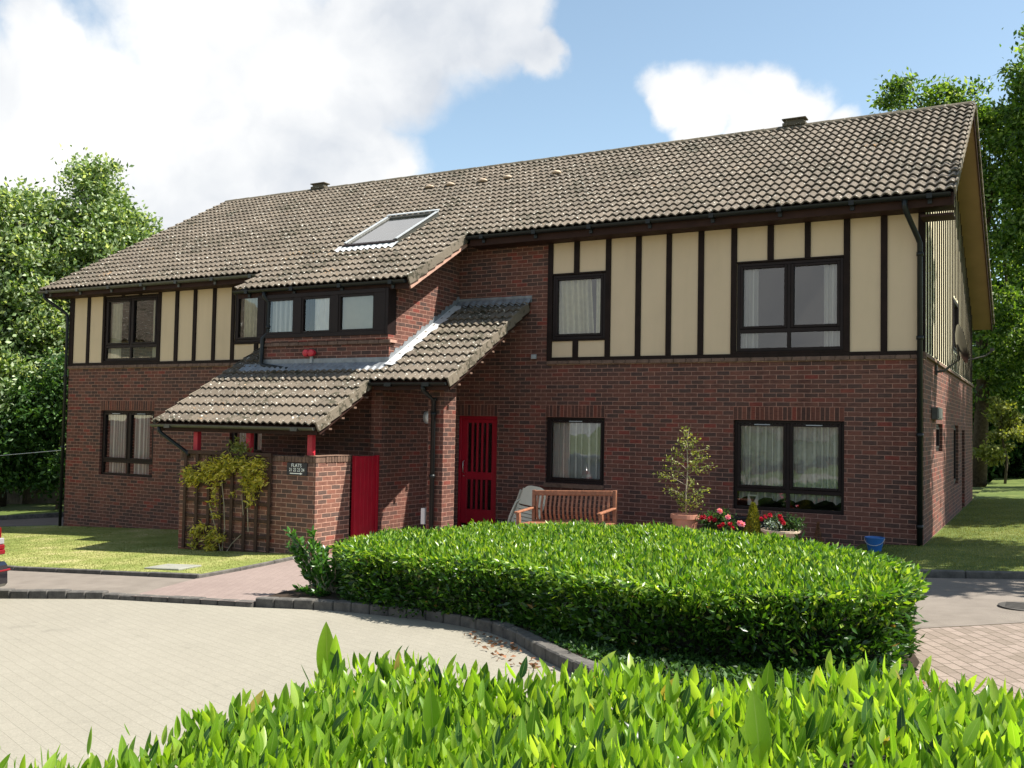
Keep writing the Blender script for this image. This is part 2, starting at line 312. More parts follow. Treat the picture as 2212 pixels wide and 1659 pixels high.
M['treeleafR'] = leaf_mat('maple_leaf', [(0, (.022, .055, .009)), (.4, (.06, .13, .018)), (.75, (.13, .22, .035)), (1, (.32, .42, .15))], .48, .5, .4)
M['darkleaf'] = leaf_mat('shade_leaf', [(0, (.014, .04, .008)), (.6, (.035, .09, .016)), (1, (.09, .18, .04))], .35, .5, .3)
M['goldleaf'] = leaf_mat('golden_leaf', [(0, (.14, .16, .014)), (.4, (.36, .34, .04)), (.8, (.62, .53, .08)), (1, (.78, .70, .22))], .4, .45, .4)
M['tubleaf'] = leaf_mat('pale_green_leaf', [(0, (.10, .13, .03)), (.6, (.22, .25, .06)), (1, (.36, .36, .12))], .4, .5, .4)
M['roseleaf'] = leaf_mat('rose_leaf', [(0, (.02, .05, .012)), (1, (.07, .14, .04))], .3, .5, .4)
M['silverleaf'] = leaf_mat('silver_leaf', [(0, (.12, .16, .13)), (1, (.32, .38, .34))], .2, .7, .2)
M['conleaf'] = leaf_mat('golden_conifer', [(0, (.06, .08, .01)), (.6, (.18, .19, .02)), (1, (.33, .30, .03))], .3, .6, .3)
M['petalred'] = leaf_mat('red_petal', [(0, (.28, .005, .02)), (1, (.48, .02, .06))], .3, .5, .3)
M['petalpink'] = leaf_mat('pink_petal', [(0, (.75, .22, .42)), (1, (.85, .45, .60))], .3, .5, .3)
M['fence'] = plain('grey_fence_boards', (.16, .14, .11), .9, .35, 4, .2, .4, 30)
M['carpaint'] = plain('dark_blue_car_paint', (.004, .004, .009), .18, .1, 3, .6, **{'Coat Weight': 1.0})
M['tyre'] = plain('tyre_rubber', (.015, .015, .015), .8, .2)
M['lampred'] = plain('red_lens', (.17, .003, .006), .15, .1, 30, .7)
M['lampclear'] = plain('clear_lens', (.26, .25, .25), .12, .1, 30, .8)
M['deadleaf'] = leaf_mat('dead_leaf', [(0, (.10, .05, .025)), (1, (.28, .14, .08))], .2, .7, .2)
M['render_'] = plain('pale_wall', (.55, .48, .36), .8)

# ------------------------------------------------------------------ mesh helpers
class MB:
    def __init__(s): s.v = []; s.f = []; s.uv = None
    def quad(s, a, b, c, d):
        n = len(s.v); s.v += [tuple(a), tuple(b), tuple(c), tuple(d)]; s.f.append((n, n+1, n+2, n+3)); return s
    def poly(s, pts):
        n = len(s.v); s.v += [tuple(p) for p in pts]; s.f.append(tuple(range(n, n+len(pts)))); return s
    def hexa(s, p):       # 8 corners: bottom 4, top 4 (both counter-clockwise from above)
        n = len(s.v); s.v += [tuple(q) for q in p]
        for f in ((3, 2, 1, 0), (4, 5, 6, 7), (0, 1, 5, 4), (1, 2, 6, 5), (2, 3, 7, 6), (3, 0, 4, 7)): s.f.append(tuple(n+i for i in f))
        return s
    def box(s, x0, y0, z0, x1, y1, z1):
        if x0 > x1: x0, x1 = x1, x0
        if y0 > y1: y0, y1 = y1, y0
        if z0 > z1: z0, z1 = z1, z0
        return s.hexa([(x0, y0, z0), (x1, y0, z0), (x1, y1, z0), (x0, y1, z0), (x0, y0, z1), (x1, y0, z1), (x1, y1, z1), (x0, y1, z1)])
    def bar(s, a, b, w, h=None, up=(0, 0, 1)):     # rectangular bar from a to b
        h = h or w; a = Vector(a); b = Vector(b); d = (b-a).normalized(); u = Vector(up)
        if abs(d.dot(u)) > .95: u = Vector((0, 1, 0))
        r = d.cross(u).normalized(); u = r.cross(d).normalized(); r *= w/2; u *= h/2
        return s.hexa([a-r-u, a+r-u, b+r-u, b-r-u, a-r+u, a+r+u, b+r+u, b-r+u])
    def tube(s, pts, r, n=10, caps=True):
        pts = [Vector(p) for p in pts]; rr = r if isinstance(r, (list, tuple)) else [r]*len(pts)
        base = len(s.v); prev = None
        for i, p in enumerate(pts):
            d = (pts[min(i+1, len(pts)-1)]-pts[max(i-1, 0)]).normalized()
            if prev is None: u = Vector((0, 0, 1)) if abs(d.z) < .9 else Vector((0, 1, 0)); u = (u-d*d.dot(u)).normalized()
            else: u = (prev-d*d.dot(prev)).normalized()
            prev = u; w = d.cross(u)
            for k in range(n):
                a = 2*math.pi*k/n; s.v.append(tuple(p+(u*math.cos(a)+w*math.sin(a))*rr[i]))
        for i in range(len(pts)-1):
            for k in range(n):
                a = base+i*n+k; b = base+i*n+(k+1) % n; s.f.append((a, b, b+n, a+n))
        if caps:
            s.f.append(tuple(base+k for k in range(n-1, -1, -1))); s.f.append(tuple(base+(len(pts)-1)*n+k for k in range(n)))
        return s
    def lathe(s, c, prof, n=20):      # prof: list of (r, z)
        base = len(s.v)
        for r, z in prof:
            for k in range(n):
                a = 2*math.pi*k/n; s.v.append((c[0]+r*math.cos(a), c[1]+r*math.sin(a), c[2]+z))
        for i in range(len(prof)-1):
            for k in range(n):
                a = base+i*n+k; b = base+i*n+(k+1) % n; s.f.append((a, b, b+n, a+n))
        s.f.append(tuple(base+k for k in range(n-1, -1, -1))); s.f.append(tuple(base+(len(prof)-1)*n+k for k in range(n)))
        return s
    def build(s, name, m, parent=None, origin=None, smooth=False, bevel=0, uvmode='box', uvs=None):
        if parent is not None: O = Vector(parent['_o'])
        elif origin is not None: O = Vector(origin)
        else: O = Vector((0, 0, 0))
        me = bpy.data.meshes.new(name)
        V = np.array(s.v, dtype=np.float64)
        me.from_pydata([tuple(p) for p in (V-np.array(O))], [], s.f)
        me.materials.append(m)
        if bevel:
            bm = bmesh.new(); bm.from_mesh(me); bmesh.ops.bevel(bm, geom=bm.edges[:], offset=bevel, segments=1, affect='EDGES', clamp_overlap=True); bm.to_mesh(me); bm.free()
        if uvs is None: box_uv(me, O)
        else:
            l = me.uv_layers.new(name='UVMap'); idx = np.zeros(len(me.loops), dtype=np.int32); me.loops.foreach_get('vertex_index', idx)
            l.data.foreach_set('uv', np.asarray(uvs, dtype=np.float32)[idx].ravel())
        if smooth: me.polygons.foreach_set('use_smooth', [True]*len(me.polygons))
        me.update()
        o = bpy.data.objects.new(name, me); COL.objects.link(o); o['_o'] = list(O)
        if parent is not None: o.parent = parent
        else: o.location = O
        return o
def box_uv(me, O):
    n = len(me.loops)
    if n == 0: return
    l = me.uv_layers.new(name='UVMap')
    co = np.zeros(len(me.vertices)*3); me.vertices.foreach_get('co', co); co = co.reshape(-1, 3)+np.array(O)
    vi = np.zeros(n, dtype=np.int32); me.loops.foreach_get('vertex_index', vi)
    nr = np.zeros(len(me.polygons)*3); me.polygons.foreach_get('normal', nr); nr = np.abs(nr.reshape(-1, 3))
    tot = np.zeros(len(me.polygons), dtype=np.int32); me.polygons.foreach_get('loop_total', tot)
    ax = np.repeat(nr.argmax(1), tot); c = co[vi]
    u = np.where(ax == 0, c[:, 1], c[:, 0]); v = np.where(ax == 2, c[:, 1], c[:, 2])
    l.data.foreach_set('uv', np.stack([u, v], 1).astype(np.float32).ravel())
def tag(o, label, cat, group=None, kind=None):
    if label: o['label'] = label
    if cat: o['category'] = cat
    if group: o['group'] = group
    if kind: o['kind'] = kind
    return o
def thing(name, loc, label, cat, group=None):
    o = bpy.data.objects.new(name, None); COL.objects.link(o); o.location = loc; o['_o'] = list(loc); o.empty_display_size = .2
    return tag(o, label, cat, group)
def struct(o): o['kind'] = 'structure'; return o

def gz(x, h=0.0): return .12+.047*max(min(x, 6), -45)+h

# ------------------------------------------------------------------ ground
g = MB(); xs = [-600, -45, 6, 600]
for i in range(3):
    g.quad((xs[i], -600, gz(xs[i], -.06)), (xs[i+1], -600, gz(xs[i+1], -.06)), (xs[i+1], 600, gz(xs[i+1], -.06)), (xs[i], 600, gz(xs[i], -.06)))
struct(g.build('ground', M['hill']))
def sheet(name, pts, h, m, skirt=.0):
    bm = bmesh.new(); vs_ = [bm.verts.new((x, y, gz(x, h))) for x, y in pts]
    f = bm.faces.new(vs_)
    if f.normal.z < 0: f.normal_flip()
    bm.normal_update()
    if f.normal.z < 0: bmesh.ops.reverse_faces(bm, faces=[f])
    if skirt:
        for i in range(len(pts)):
            a, b = pts[i], pts[(i+1) % len(pts)]
            q = [bm.verts.new((a[0], a[1], gz(a[0], h))), bm.verts.new((b[0], b[1], gz(b[0], h))), bm.verts.new((b[0], b[1], gz(b[0], h-skirt))), bm.verts.new((a[0], a[1], gz(a[0], h-skirt)))]
            bm.faces.new(q)
    bmesh.ops.triangulate(bm, faces=bm.faces[:])
    me = bpy.data.meshes.new(name); bm.to_mesh(me); bm.free(); me.materials.append(m)
    o = bpy.data.objects.new(name, me); COL.objects.link(o); o['_o'] = [0, 0, 0]; return struct(o)
KB = [(-6.25, -7.76), (-5.28, -7.63), (-4.59, -7.66), (-3.9, -7.73), (-3.52, -7.82), (-2.96, -8.05), (-2.5, -8.38), (-2.08, -8.79), (-1.69, -9.10), (-1.2, -9.5), (-.6, -9.85), (.1, -10.05), (.8, -10.05)]
NK = [(-24, -13.1), (-9.93, -8.55), (-8.48, -8.03), (-8.05, -7.98)]          # near kerb of the lane
LK = [(-28, -7.9), (-11.96, -6.87), (-8.45, -6.55)]                         # lawn kerb
road = [(-44, -30), (-44, -19.5)]+NK[:-1]+[(-8.05, -7.98), (-6.25, -7.80)]+KB[1:]+[(3.2, -10.35), (5.8, -10.4), (5.8, -30)]
sheet('road', road, 0, M['road'])
sheet('lane', [(-44, -19.3)]+[(x, y+.02) for x, y in NK]+[(-8.35, -6.5)]+[(x, y) for x, y in LK[::-1]]+[(-44, -9)], .05, M['tarmac'])
sheet('path', [(-8.05, -7.98), (-6.25, -7.80), (-6.3, -7.3), (-6.25, -6.5), (-6.6, -4.8), (-6.2, -3.9), (-5.0, -3.2), (-3.4, -3.1), (-2.2, -3.4), (-1.0, -3.6), (-.9, -3.1), (-.9, 0), (-8.5, 0), (-8.5, -3.2), (-8.7, -4.15), (-8.5, -6.5)], .056, M['path'])
sheet('flower_bed', [(x*1.0, y+.14) for x, y in KB]+[(.8, -8.15), (.5, -6.9), (0, -6.1), (-.9, -5.2), (-2.2, -4.3), (-3.4, -3.8), (-4.75, -3.85), (-5.6, -4.5), (-6.1, -5.3), (-6.3, -6.4), (-6.35, -7.2), (-6.25, -7.62)], .085, M['soil'])
sheet('pavement', [(.55, -9.95), (.82, -10.0), (3.2, -10.3), (5.8, -10.35), (5.8, -4.9), (2.5, -5.6), (1.45, -5.82), (.55, -6.52), (.2, -6.4), (.78, -8.2), (.78, -9.7)], .020, M['pavers'])
sheet('footpath', [(.2, -6.4), (.55, -6.52), (1.45, -5.82), (2.5, -5.6), (5.8, -4.9), (5.8, -2.2), (1.4, -2.83), (.28, -3.1), (-.9, -3.4), (-1.2, -3.9), (-1, -5.0), (-.4, -5.8)], .024, M['tarmac'])
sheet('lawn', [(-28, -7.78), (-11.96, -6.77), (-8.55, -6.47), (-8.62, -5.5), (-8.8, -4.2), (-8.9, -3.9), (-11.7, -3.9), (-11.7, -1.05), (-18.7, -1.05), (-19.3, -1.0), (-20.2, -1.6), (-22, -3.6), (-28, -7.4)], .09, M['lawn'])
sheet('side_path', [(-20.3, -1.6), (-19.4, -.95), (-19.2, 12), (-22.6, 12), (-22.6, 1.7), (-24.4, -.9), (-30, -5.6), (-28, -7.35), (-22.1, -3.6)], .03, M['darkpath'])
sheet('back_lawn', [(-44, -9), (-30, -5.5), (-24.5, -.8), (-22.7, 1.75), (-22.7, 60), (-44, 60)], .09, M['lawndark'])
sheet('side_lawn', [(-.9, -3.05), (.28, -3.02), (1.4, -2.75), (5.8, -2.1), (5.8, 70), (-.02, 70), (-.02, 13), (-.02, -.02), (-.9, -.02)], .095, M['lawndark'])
def kerb(pts, name, w=.13, h0=-.1, h1=.105, stone=.9, m=None, side=1):
    P_ = [Vector((x, y, 0)) for x, y in pts]; mb = MB()
    cum = [0]
    for a, b in zip(P_, P_[1:]): cum.append(cum[-1]+(b-a).length)
    def at(s):
        for i in range(len(P_)-1):
            if s <= cum[i+1]+1e-9: return P_[i].lerp(P_[i+1], (s-cum[i])/(cum[i+1]-cum[i]))
        return P_[-1]
    n = max(1, int(round(cum[-1]/stone)))
    for i in range(n):
        a = at(cum[-1]*i/n+.0035); b = at(cum[-1]*(i+1)/n-.0035); d = (b-a).normalized(); nn = Vector((-d.y, d.x, 0))*w*side
        j = random.uniform(-.006, .006)
        q = [a, b, b+nn, a+nn]
        if side < 0: q = [a+nn, b+nn, b, a]
        mb.hexa([(p.x, p.y, gz(p.x, h0)) for p in q]+[(p.x, p.y, gz(p.x, h1+j)) for p in q])
    return struct(mb.build(name, m or M['kerb'], bevel=.012))
kerb(KB, 'kerb', stone=.26); kerb([(-24, -13.1), (-9.93, -8.55), (-8.95, -8.2)], 'kerb', stone=.26)
kerb([(-8.95, -8.2), (-8.48, -8.03)], 'kerb', h1=.085, stone=.25); kerb([(-8.48, -8.03), (-8.05, -7.98), (-6.25, -7.80)], 'kerb', h1=.062, stone=.26)
kerb(LK, 'kerb', w=.06, h1=.115); kerb([(-8.45, -6.55), (-8.5, -5.5), (-8.72, -4.1)], 'kerb', w=.06, h1=.11)
kerb([(5.8, -2.2), (1.4, -2.83), (.28, -3.1), (-.9, -3.2)][::-1], 'kerb', w=.1, h1=.115)
kerb([(-28, -7.4), (-22.05, -3.6), (-20.25, -1.55), (-19.35, -.93)], 'kerb', w=.05, h1=.10)
kerb([(-30, -5.6), (-24.4, -.9), (-22.6, 1.7), (-22.6, 12)], 'kerb', w=.06, h1=.16)

# ------------------------------------------------------------------ the building
P30 = rad(30); TAN = math.tan(P30); CO, SI = math.cos(P30), math.sin(P30)
OE, ZE, GA = .441, 5.545, .3095; LR = 5.512
BO = (-9.4, 4.0, 0)
B = thing('apartment_building', BO, 'two storey red brick block of flats with brown tiled roof and cream boarded upper floor', 'building')
def wall(name, axis, c, u0, u1, v0, v1, holes, th=.28, m=None, out=-1, label=None, poly=None):
    """brick wall in plane axis=c; outer face looks towards out; holes (u0,u1,v0,v1)"""
    us = sorted(set([u0, u1]+[h[i] for h in holes for i in (0, 1)])); vs2 = sorted(set([v0, v1]+[h[i] for h in holes for i in (2, 3)]))
    us = [u for u in us if u0 <= u <= u1]; vs2 = [v for v in vs2 if v0 <= v <= v1]
    mb = MB(); ci = c-out*th
    def pt(u, v, d): return (u, d, v) if axis == 'Y' else (d, u, v)
    def q(a, b, c_, d_, flip):
        if flip: mb.quad(d_, c_, b, a)
        else: mb.quad(a, b, c_, d_)
    fl = (axis == 'Y' and out > 0) or (axis == 'X' and out < 0)
    for i in range(len(us)-1):
        for j in range(len(vs2)-1):
            um, vmid = (us[i]+us[i+1])/2, (vs2[j]+vs2[j+1])/2
            if any(h[0] < um < h[1] and h[2] < vmid < h[3] for h in holes): continue
            a = (us[i], vs2[j]); b = (us[i+1], vs2[j]); c_ = (us[i+1], vs2[j+1]); d_ = (us[i], vs2[j+1])
            q(pt(*a, c), pt(*b, c), pt(*c_, c), pt(*d_, c), fl); q(pt(*a, ci), pt(*b, ci), pt(*c_, ci), pt(*d_, ci), not fl)
    for h in list(holes)+[(u0, u1, v0, v1)]:
        A, B_, C_, D_ = (h[0], h[2]), (h[1], h[2]), (h[1], h[3]), (h[0], h[3])
        for s_, e_ in ((A, B_), (B_, C_), (C_, D_), (D_, A)):
            mb.quad(pt(*s_, c), pt(*e_, c), pt(*e_, ci), pt(*s_, ci))
    return mb.build(name, m or M['brick'], B)
def frameU(axis, c, out):
    """returns function (u, v, depth outwards) -> world"""
    if axis == 'Y': return lambda u, v, d: (u, c+out*d, v)
    return lambda u, v, d: (c+out*d, u, v)
def fbox(mb, F, u0, u1, v0, v1, d0, d1):
    a = F(u0, v0, d0); b = F(u1, v1, d1); mb.box(*a, *b)
def curtain_mesh(F, u0, u1, v0, v1, d, amp=.03, pitch=.09, seed=0, lean=0, scallop=0):
    r = random.Random(seed); mb = MB(); n = max(8, int((u1-u0)/.012)); nv = 6; ph = r.random()*6
    ph2 = [r.uniform(.7, 1.4) for _ in range(200)]
    acc = 0; cs = []
    for i in range(n+1):
        u = u0+(u1-u0)*i/n; acc += 2*math.pi*(u1-u0)/n/pitch*ph2[int(i*(u1-u0)/n/pitch) % 200]; cs.append((u, acc))
    for i, (u, a) in enumerate(cs):
        for j in range(nv+1):
            t = j/nv; vb = v0+scallop*abs(math.sin((u-u0)/.16*math.pi/2)); v = vb+(v1-vb)*t
            mb.v.append(F(u+lean*(1-t)+.01*math.sin(a*.5)*(1-t), v, -d+amp*math.sin(a+ph)*(1.1-.3*t)))
    for i in range(n):
        for j in range(nv):
            k = i*(nv+1)+j; mb.f.append((k, k+nv+1, k+nv+2, k+1))
    return mb
def window(axis, c, out, u0, u1, v0, v1, cols=2, transom=None, recess=.06, curtains=(), fw=.055, cf_=.05, vents=True):
    """frame mesh is the part; pane, curtain and vent are its pieces"""
    F = frameU(axis, c, out); mb = MB(); W_ = (u1-u0)
    o0, o1 = -recess-.06, -recess
    g_ = .002
    fbox(mb, F, u0+g_, u0+fw, v0+g_, v1-g_, o0, o1); fbox(mb, F, u1-fw, u1-g_, v0+g_, v1-g_, o0, o1)
    fbox(mb, F, u0+fw, u1-fw, v1-fw, v1-g_, o0, o1-.001); fbox(mb, F, u0+fw, u1-fw, v0+g_, v0+fw, o0, o1-.001)
    iu0, iu1, iv0, iv1 = u0+fw, u1-fw, v0+fw, v1-fw; cw = (iu1-iu0)/cols; panes = []
    for k in range(1, cols): fbox(mb, F, iu0+k*cw-.03, iu0+k*cw+.03, iv0, iv1, o0, o1-.002)
    if transom: fbox(mb, F, iu0, iu1, transom-.035, transom+.035, o0, o1-.003)
    for k in range(cols):
        a = iu0+k*cw+(.03 if k else 0); b = iu0+(k+1)*cw-(.03 if k < cols-1 else 0)
        lo = transom+.035 if transom else iv0
        # casement leaf, a little proud
        for (p0, p1, q0, q1) in ((a, a+cf_, lo, iv1), (b-cf_, b, lo, iv1), (a+cf_, b-cf_, iv1-cf_, iv1), (a+cf_, b-cf_, lo, lo+cf_)):
            fbox(mb, F, p0+.004, p1-.0, q0+.004, q1-.004, o0+.005, o1+.012)
        panes.append((a+cf_, b-cf_, lo+cf_, iv1-cf_))
        if transom: panes.append((a+.005, b-.005, iv0, transom-.035))
    w = mb.build('window', M['frame'], B, bevel=.004)
    pm = MB()
    for (a, b, l, h) in panes:
        p = MB(); tilt = random.uniform(-.004, .004); t2 = random.uniform(-.003, .003)
        pts = [F(a-.006, l-.006, -recess-.03+tilt), F(b+.006, l-.006, -recess-.03-tilt+t2), F(b+.006, h+.006, -recess-.03-tilt), F(a-.006, h+.006, -recess-.03+tilt+t2)]
        p.poly(pts if ((axis == 'Y') == (out < 0)) else pts[::-1]).build('pane', M['glass'], w)
    if vents:
        for k in range(cols):
            a = iu0+(k+.5)*cw; v_ = MB(); fbox(v_, F, a-.13, a+.13, iv1-.028, iv1-.012, o1+.010, o1+.022); v_.build('trickle_vent', M['grey'], w)
    for i, cdef in enumerate(curtains):
        a, b, l, h, mm, kw = cdef
        curtain_mesh(F, a, b, l, h, recess+.115, seed=int(abs(u0*17))+i, **kw).build('curtain', M[mm], w, smooth=True)
    return w
def soldiers(u0, u1, v0, y, axis='Y', out=-1):
    """soldier course of bricks on end"""
    F = frameU(axis, y, out); mb = MB(); fbox(mb, F, u0, u1, v0, v0+.225, -.02, .003)
    o = mb.build('lintel', M['brick_soldier'], B)
    me = o.data; l = me.uv_layers['UVMap']; n = len(me.loops); uv = np.zeros(n*2); l.data.foreach_get('uv', uv); uv = uv.reshape(-1, 2)
    uv = np.stack([uv[:, 1]-v0+.0, uv[:, 0]-u0], 1); l.data.foreach_set('uv', uv.astype(np.float32).ravel())
    return o
WY = 0.0; LY = -1.0905; DY = -2.28; SX = -8.5
# ---- front right wing
hA = (-6.53, -5.33, .88, 2.1); hB = (-2.97, -1.17, .6, 2.1); hD = (-8.472, -7.572, -.5, 2.1)
wall('wall', 'Y', WY, SX-.2, 0, -.45, 3.075, [hA, hB, (hD[0], hD[1], -.45, 2.1)])
wall('wall', 'Y', WY, SX-.2, -6.52, 3.075, 5.5, [])
soldiers(hA[0], hA[1], 2.1, WY); soldiers(hB[0], hB[1], 2.1, WY); soldiers(hD[0], hD[1], 2.1, WY)
uA = (-6.42, -5.345, 3.545, 4.75); uB = (-2.925, -1.19, 3.25, 4.745)
wall('boarding', 'Y', WY, -6.52, 0, 3.075, 5.5, [uA, uB], m=M['cream'], th=.2)
def timbers(Y_, spans, z0, z1, name='timber_framing'):
    mb = MB()
    for (x0, x1, a, b) in spans: mb.box(x0, Y_-.028, a, x1, Y_+.02, b)
    return mb.build(name, M['timber'], B, bevel=.004)
zb, zt = 3.21, 5.46
T = [(-6.522, -6.42, zb-.06, zt), (-5.985, -5.876, uA[3]+.03, zt), (-5.99, -5.88, zb, uA[2]-.03)]
for a, b in ((-5.346, -5.243), (-4.761, -4.657), (-4.186, -4.09), (-3.606, -3.504), (-3.027, -2.927), (-1.187, -1.089), (-.625, -.526), (-.075, .03)): T.append((a, b, zb, zt))
T += [(-2.411, -2.308, uB[3]+.03, zt), (-1.802, -1.708, uB[3]+.03, zt), (-6.42, -5.346, uA[2]-.035, uA[2]), (-6.42, -5.346, uA[3], uA[3]+.03), (-2.927, -1.187, uB[3], uB[3]+.03), (-2.927, -1.187, zb, uB[2])]
timbers(WY, T, 0, 0)
mb = MB(); mb.box(-6.52, WY-.026, 3.15, .028, WY+.02, zb); mb.build('sole_plate', M['timber'], B)
def band(x0, x1, Y_, z0=3.078, name='string_course'):
    mb = MB(); n = max(1, int(round((x1-x0)/.225))); w = (x1-x0)/n
    for i in range(n):
        a = x0+i*w+.003; b = x0+(i+1)*w-.003; j = random.uniform(-.003, .003)
        mb.hexa([(a, Y_-.045+j, z0+j), (b, Y_-.045+j, z0+j), (b, Y_+.05, z0), (a, Y_+.05, z0), (a, Y_-.03+j, z0+.07), (b, Y_-.03+j, z0+.07), (b, Y_+.05, z0+.075), (a, Y_+.05, z0+.075)])
    return mb.build(name, M['band'], B, bevel=.008)
band(-6.52, .045, WY)
window('Y', WY, -1, *hA, cols=1, curtains=[(hA[0]+.05, hA[1]-.05, .9, 2.06, 'net', dict(amp=.045, pitch=.13))])
window('Y', WY, -1, *hB, cols=2, transom=.93, curtains=[(hB[0]+.05, hB[1]-.05, .74, 2.06, 'net', dict(amp=.045, pitch=.13, scallop=.07))])
window('Y', WY, -1, *uA, cols=1, recess=.0, vents=False, curtains=[(uA[0]+.05, uA[0]+.72, 3.56, 4.72, 'drape', dict(amp=.05, pitch=.11, lean=.06)), (uA[0]+.84, uA[1]-.05, 3.56, 4.72, 'drape', dict(amp=.02, pitch=.08))])
window('Y', WY, -1, *uB, cols=2, transom=3.592, recess=.0, vents=False, curtains=[(uB[0]+.05, uB[0]+.33, 3.26, 4.72, 'sheer', dict(amp=.02, pitch=.1)), (uB[1]-.33, uB[1]-.05, 3.26, 4.72, 'sheer', dict(amp=.02, pitch=.1))])
mb = MB(); mb.box(hA[0]-.0, -.045, .80, hA[1], .05, .874); mb.build('sill', M['band'], B)
# picture propped in the lower light of the wide ground floor window
pc = thing('window_card', (-2.66, .13, .67), 'small cream framed card propped in the lower left light of the wide window', 'picture')
mb = MB(); mb.box(-2.75, .125, .672, -2.575, .135, .845); mb.build('frame', M['white'], pc)
mb = MB(); mb.poly([(-2.72, .1235, .82), (-2.605, .1235, .82), (-2.62, .1235, .77), (-2.662, .1235, .70), (-2.70, .1235, .77)]); mb.build('print', M['signblack'], pc)
# ---- left wing
XL = -18.84
hL = (-17.63, -15.83, .6, 2.1); hP = (-13.5, -12.3, .9, 2.1)
wall('wall', 'Y', LY, XL, -11.45, -1.1, 3.075, [hL, hP])
soldiers(hL[0], hL[1], 2.1, LY); soldiers(hP[0], hP[1], 2.1, LY)
uL = (-17.58, -15.80, 3.25, 4.72); uM = (-13.44, -11.66, 3.58, 4.72)
wall('boarding', 'Y', LY, XL, -11.45, 3.075, 4.86, [uL, uM], m=M['cream'], th=.2)
T = [(-18.86, -18.70, 3.15, 4.8)]
for a, b in ((-18.217, -18.119), (-17.66, -17.58), (-15.80, -15.708), (-15.253, -15.146), (-14.685, -14.585), (-14.099, -14.001), (-13.54, -13.442)): T.append((a, b, zb, 4.8))
T += [(-17.03, -16.93, 4.745, 4.8), (-16.45, -16.35, 4.745, 4.8), (-17.58, -15.80, 4.72, 4.745), (-17.58, -15.80, zb, 3.25), (-13.44, -11.5, 3.535, 3.58), (-12.86, -12.75, zb, 3.535), (-12.2, -12.1, zb, 3.535)]
timbers(LY, T, 0, 0)
mb = MB(); mb.box(XL-.018, LY-.026, 3.15, -11.5, LY+.02, zb); mb.build('sole_plate', M['timber'], B)
band(XL-.04, -11.5, LY)
window('Y', LY, -1, *hL, cols=2, transom=.93, curtains=[(hL[0]+.12, hL[0]+.72, .62, 2.06, 'net', dict(amp=.02, pitch=.1)), (hL[0]+.95, hL[1]-.35, .62, 2.06, 'net', dict(amp=.02, pitch=.12))])
window('Y', LY, -1, *hP, cols=2, curtains=[(hP[0]+.1, hP[1]-.1, .92, 2.06, 'net', dict())])
window('Y', LY, -1, *uL, cols=2, transom=3.58, recess=.0, vents=False, curtains=[(uL[0]+.1, uL[0]+.45, 3.28, 4.6, 'drape', dict(amp=.02)), (uL[1]-.3, uL[1]-.1, 3.28, 4.6, 'drape', dict(amp=.02))])
window('Y', LY, -1, *uM, cols=2, recess=.0, vents=False, curtains=[(uM[0]+.15, uM[0]+.5, 3.6, 4.66, 'drape', dict(amp=.02))])
# ---- projecting bay (stair) : lower wall, upper side wall, window box
wall('wall', 'Y', DY, -11.45, SX-.241, -.9, 3.34, [])
wall('wall', 'X', SX, DY-.15, WY-.002, -.6, 2.9, [], out=1, th=.24)
mb = MB()   # side wall under the roof slope
def slope_z(y, off=0): return ZE+(y+OE)*TAN+off
ys = [-2.1, -1.6, -1.1, -.6, -.001]
for a, b in zip(ys, ys[1:]):
    mb.quad((SX, a, 2.9), (SX, b, 2.9), (SX, b, slope_z(b, -.10)), (SX, a, slope_z(a, -.10)))
    mb.quad((SX-.24, b, 2.9), (SX-.24, a, 2.9), (SX-.24, a, slope_z(a, -.10)), (SX-.24, b, slope_z(b, -.10)))
mb.quad((SX, -2.1, 2.9), (SX, -2.1, slope_z(-2.1, -.1)), (SX-.24, -2.1, slope_z(-2.1, -.1)), (SX-.24, -2.1, 2.9))
mb.build('wall', M['brick'], B)
mb = MB(); mb.box(SX-.0, DY, 2.9, SX-.24, -2.101, 3.338); mb.build('wall', M['brick'], B)
mb = MB(); mb.quad((-11.45, -1.1, -.9), (-11.45, DY, -.9), (-11.45, DY, 4.4), (-11.45, -1.1, 4.95)); mb.build('wall', M['brick'], B)
band(-11.5, SX+.03, DY, 3.342)
mb = MB(); mb.box(-11.47, DY-.035, 3.418, SX+.0, DY+.18, 3.50); mb.build('corbel', M['brick'], B)
mb = MB(); mb.box(SX-.12, DY-.03, 3.36, SX+.05, DY+.16, 3.41); mb.build('corbel', M['faded'], B)
# window box
dz0, dz1 = 3.50, 4.33
mb = MB()
mb.box(-11.60, DY-.06, dz0, -8.56, DY+.2, dz0+.075); mb.box(-11.60, DY-.06, dz1-.075, -8.56, DY+.2, dz1)
for a, b in ((-11.60, -11.42), (-10.68, -10.50), (-9.80, -9.62), (-8.80, -8.56)): mb.box(a, DY-.058, dz0+.075, b, DY+.2, dz1-.075)
mb.box(-8.565, DY-.052, dz0+.003, -8.50, -2.08, dz1-.003)
wb = mb.build('window_box', M['frame'], B, bevel=.004)
Fd = frameU('Y', DY-.05, -1)
for a, b in ((-11.42, -10.68), (-10.50, -9.80), (-9.62, -8.80)):
    m1 = MB()
    for (p0, p1, q0, q1) in ((a, a+.04, dz0+.075, dz1-.075), (b-.04, b, dz0+.075, dz1-.075), (a+.04, b-.04, dz0+.075, dz0+.12), (a+.04, b-.04, dz1-.12, dz1-.075)): fbox(m1, Fd, p0+.003, p1-.001, q0+.003, q1-.003, -.08, -.005)
    m1.build('casement', M['frame'], wb)
    pp = MB(); pp.quad(Fd(a+.03, dz0+.11, -.04), Fd(b-.03, dz0+.11, -.04), Fd(b-.03, dz1-.11, -.04), Fd(a+.03, dz1-.11, -.04)); pp.build('pane', M['glass'], wb)
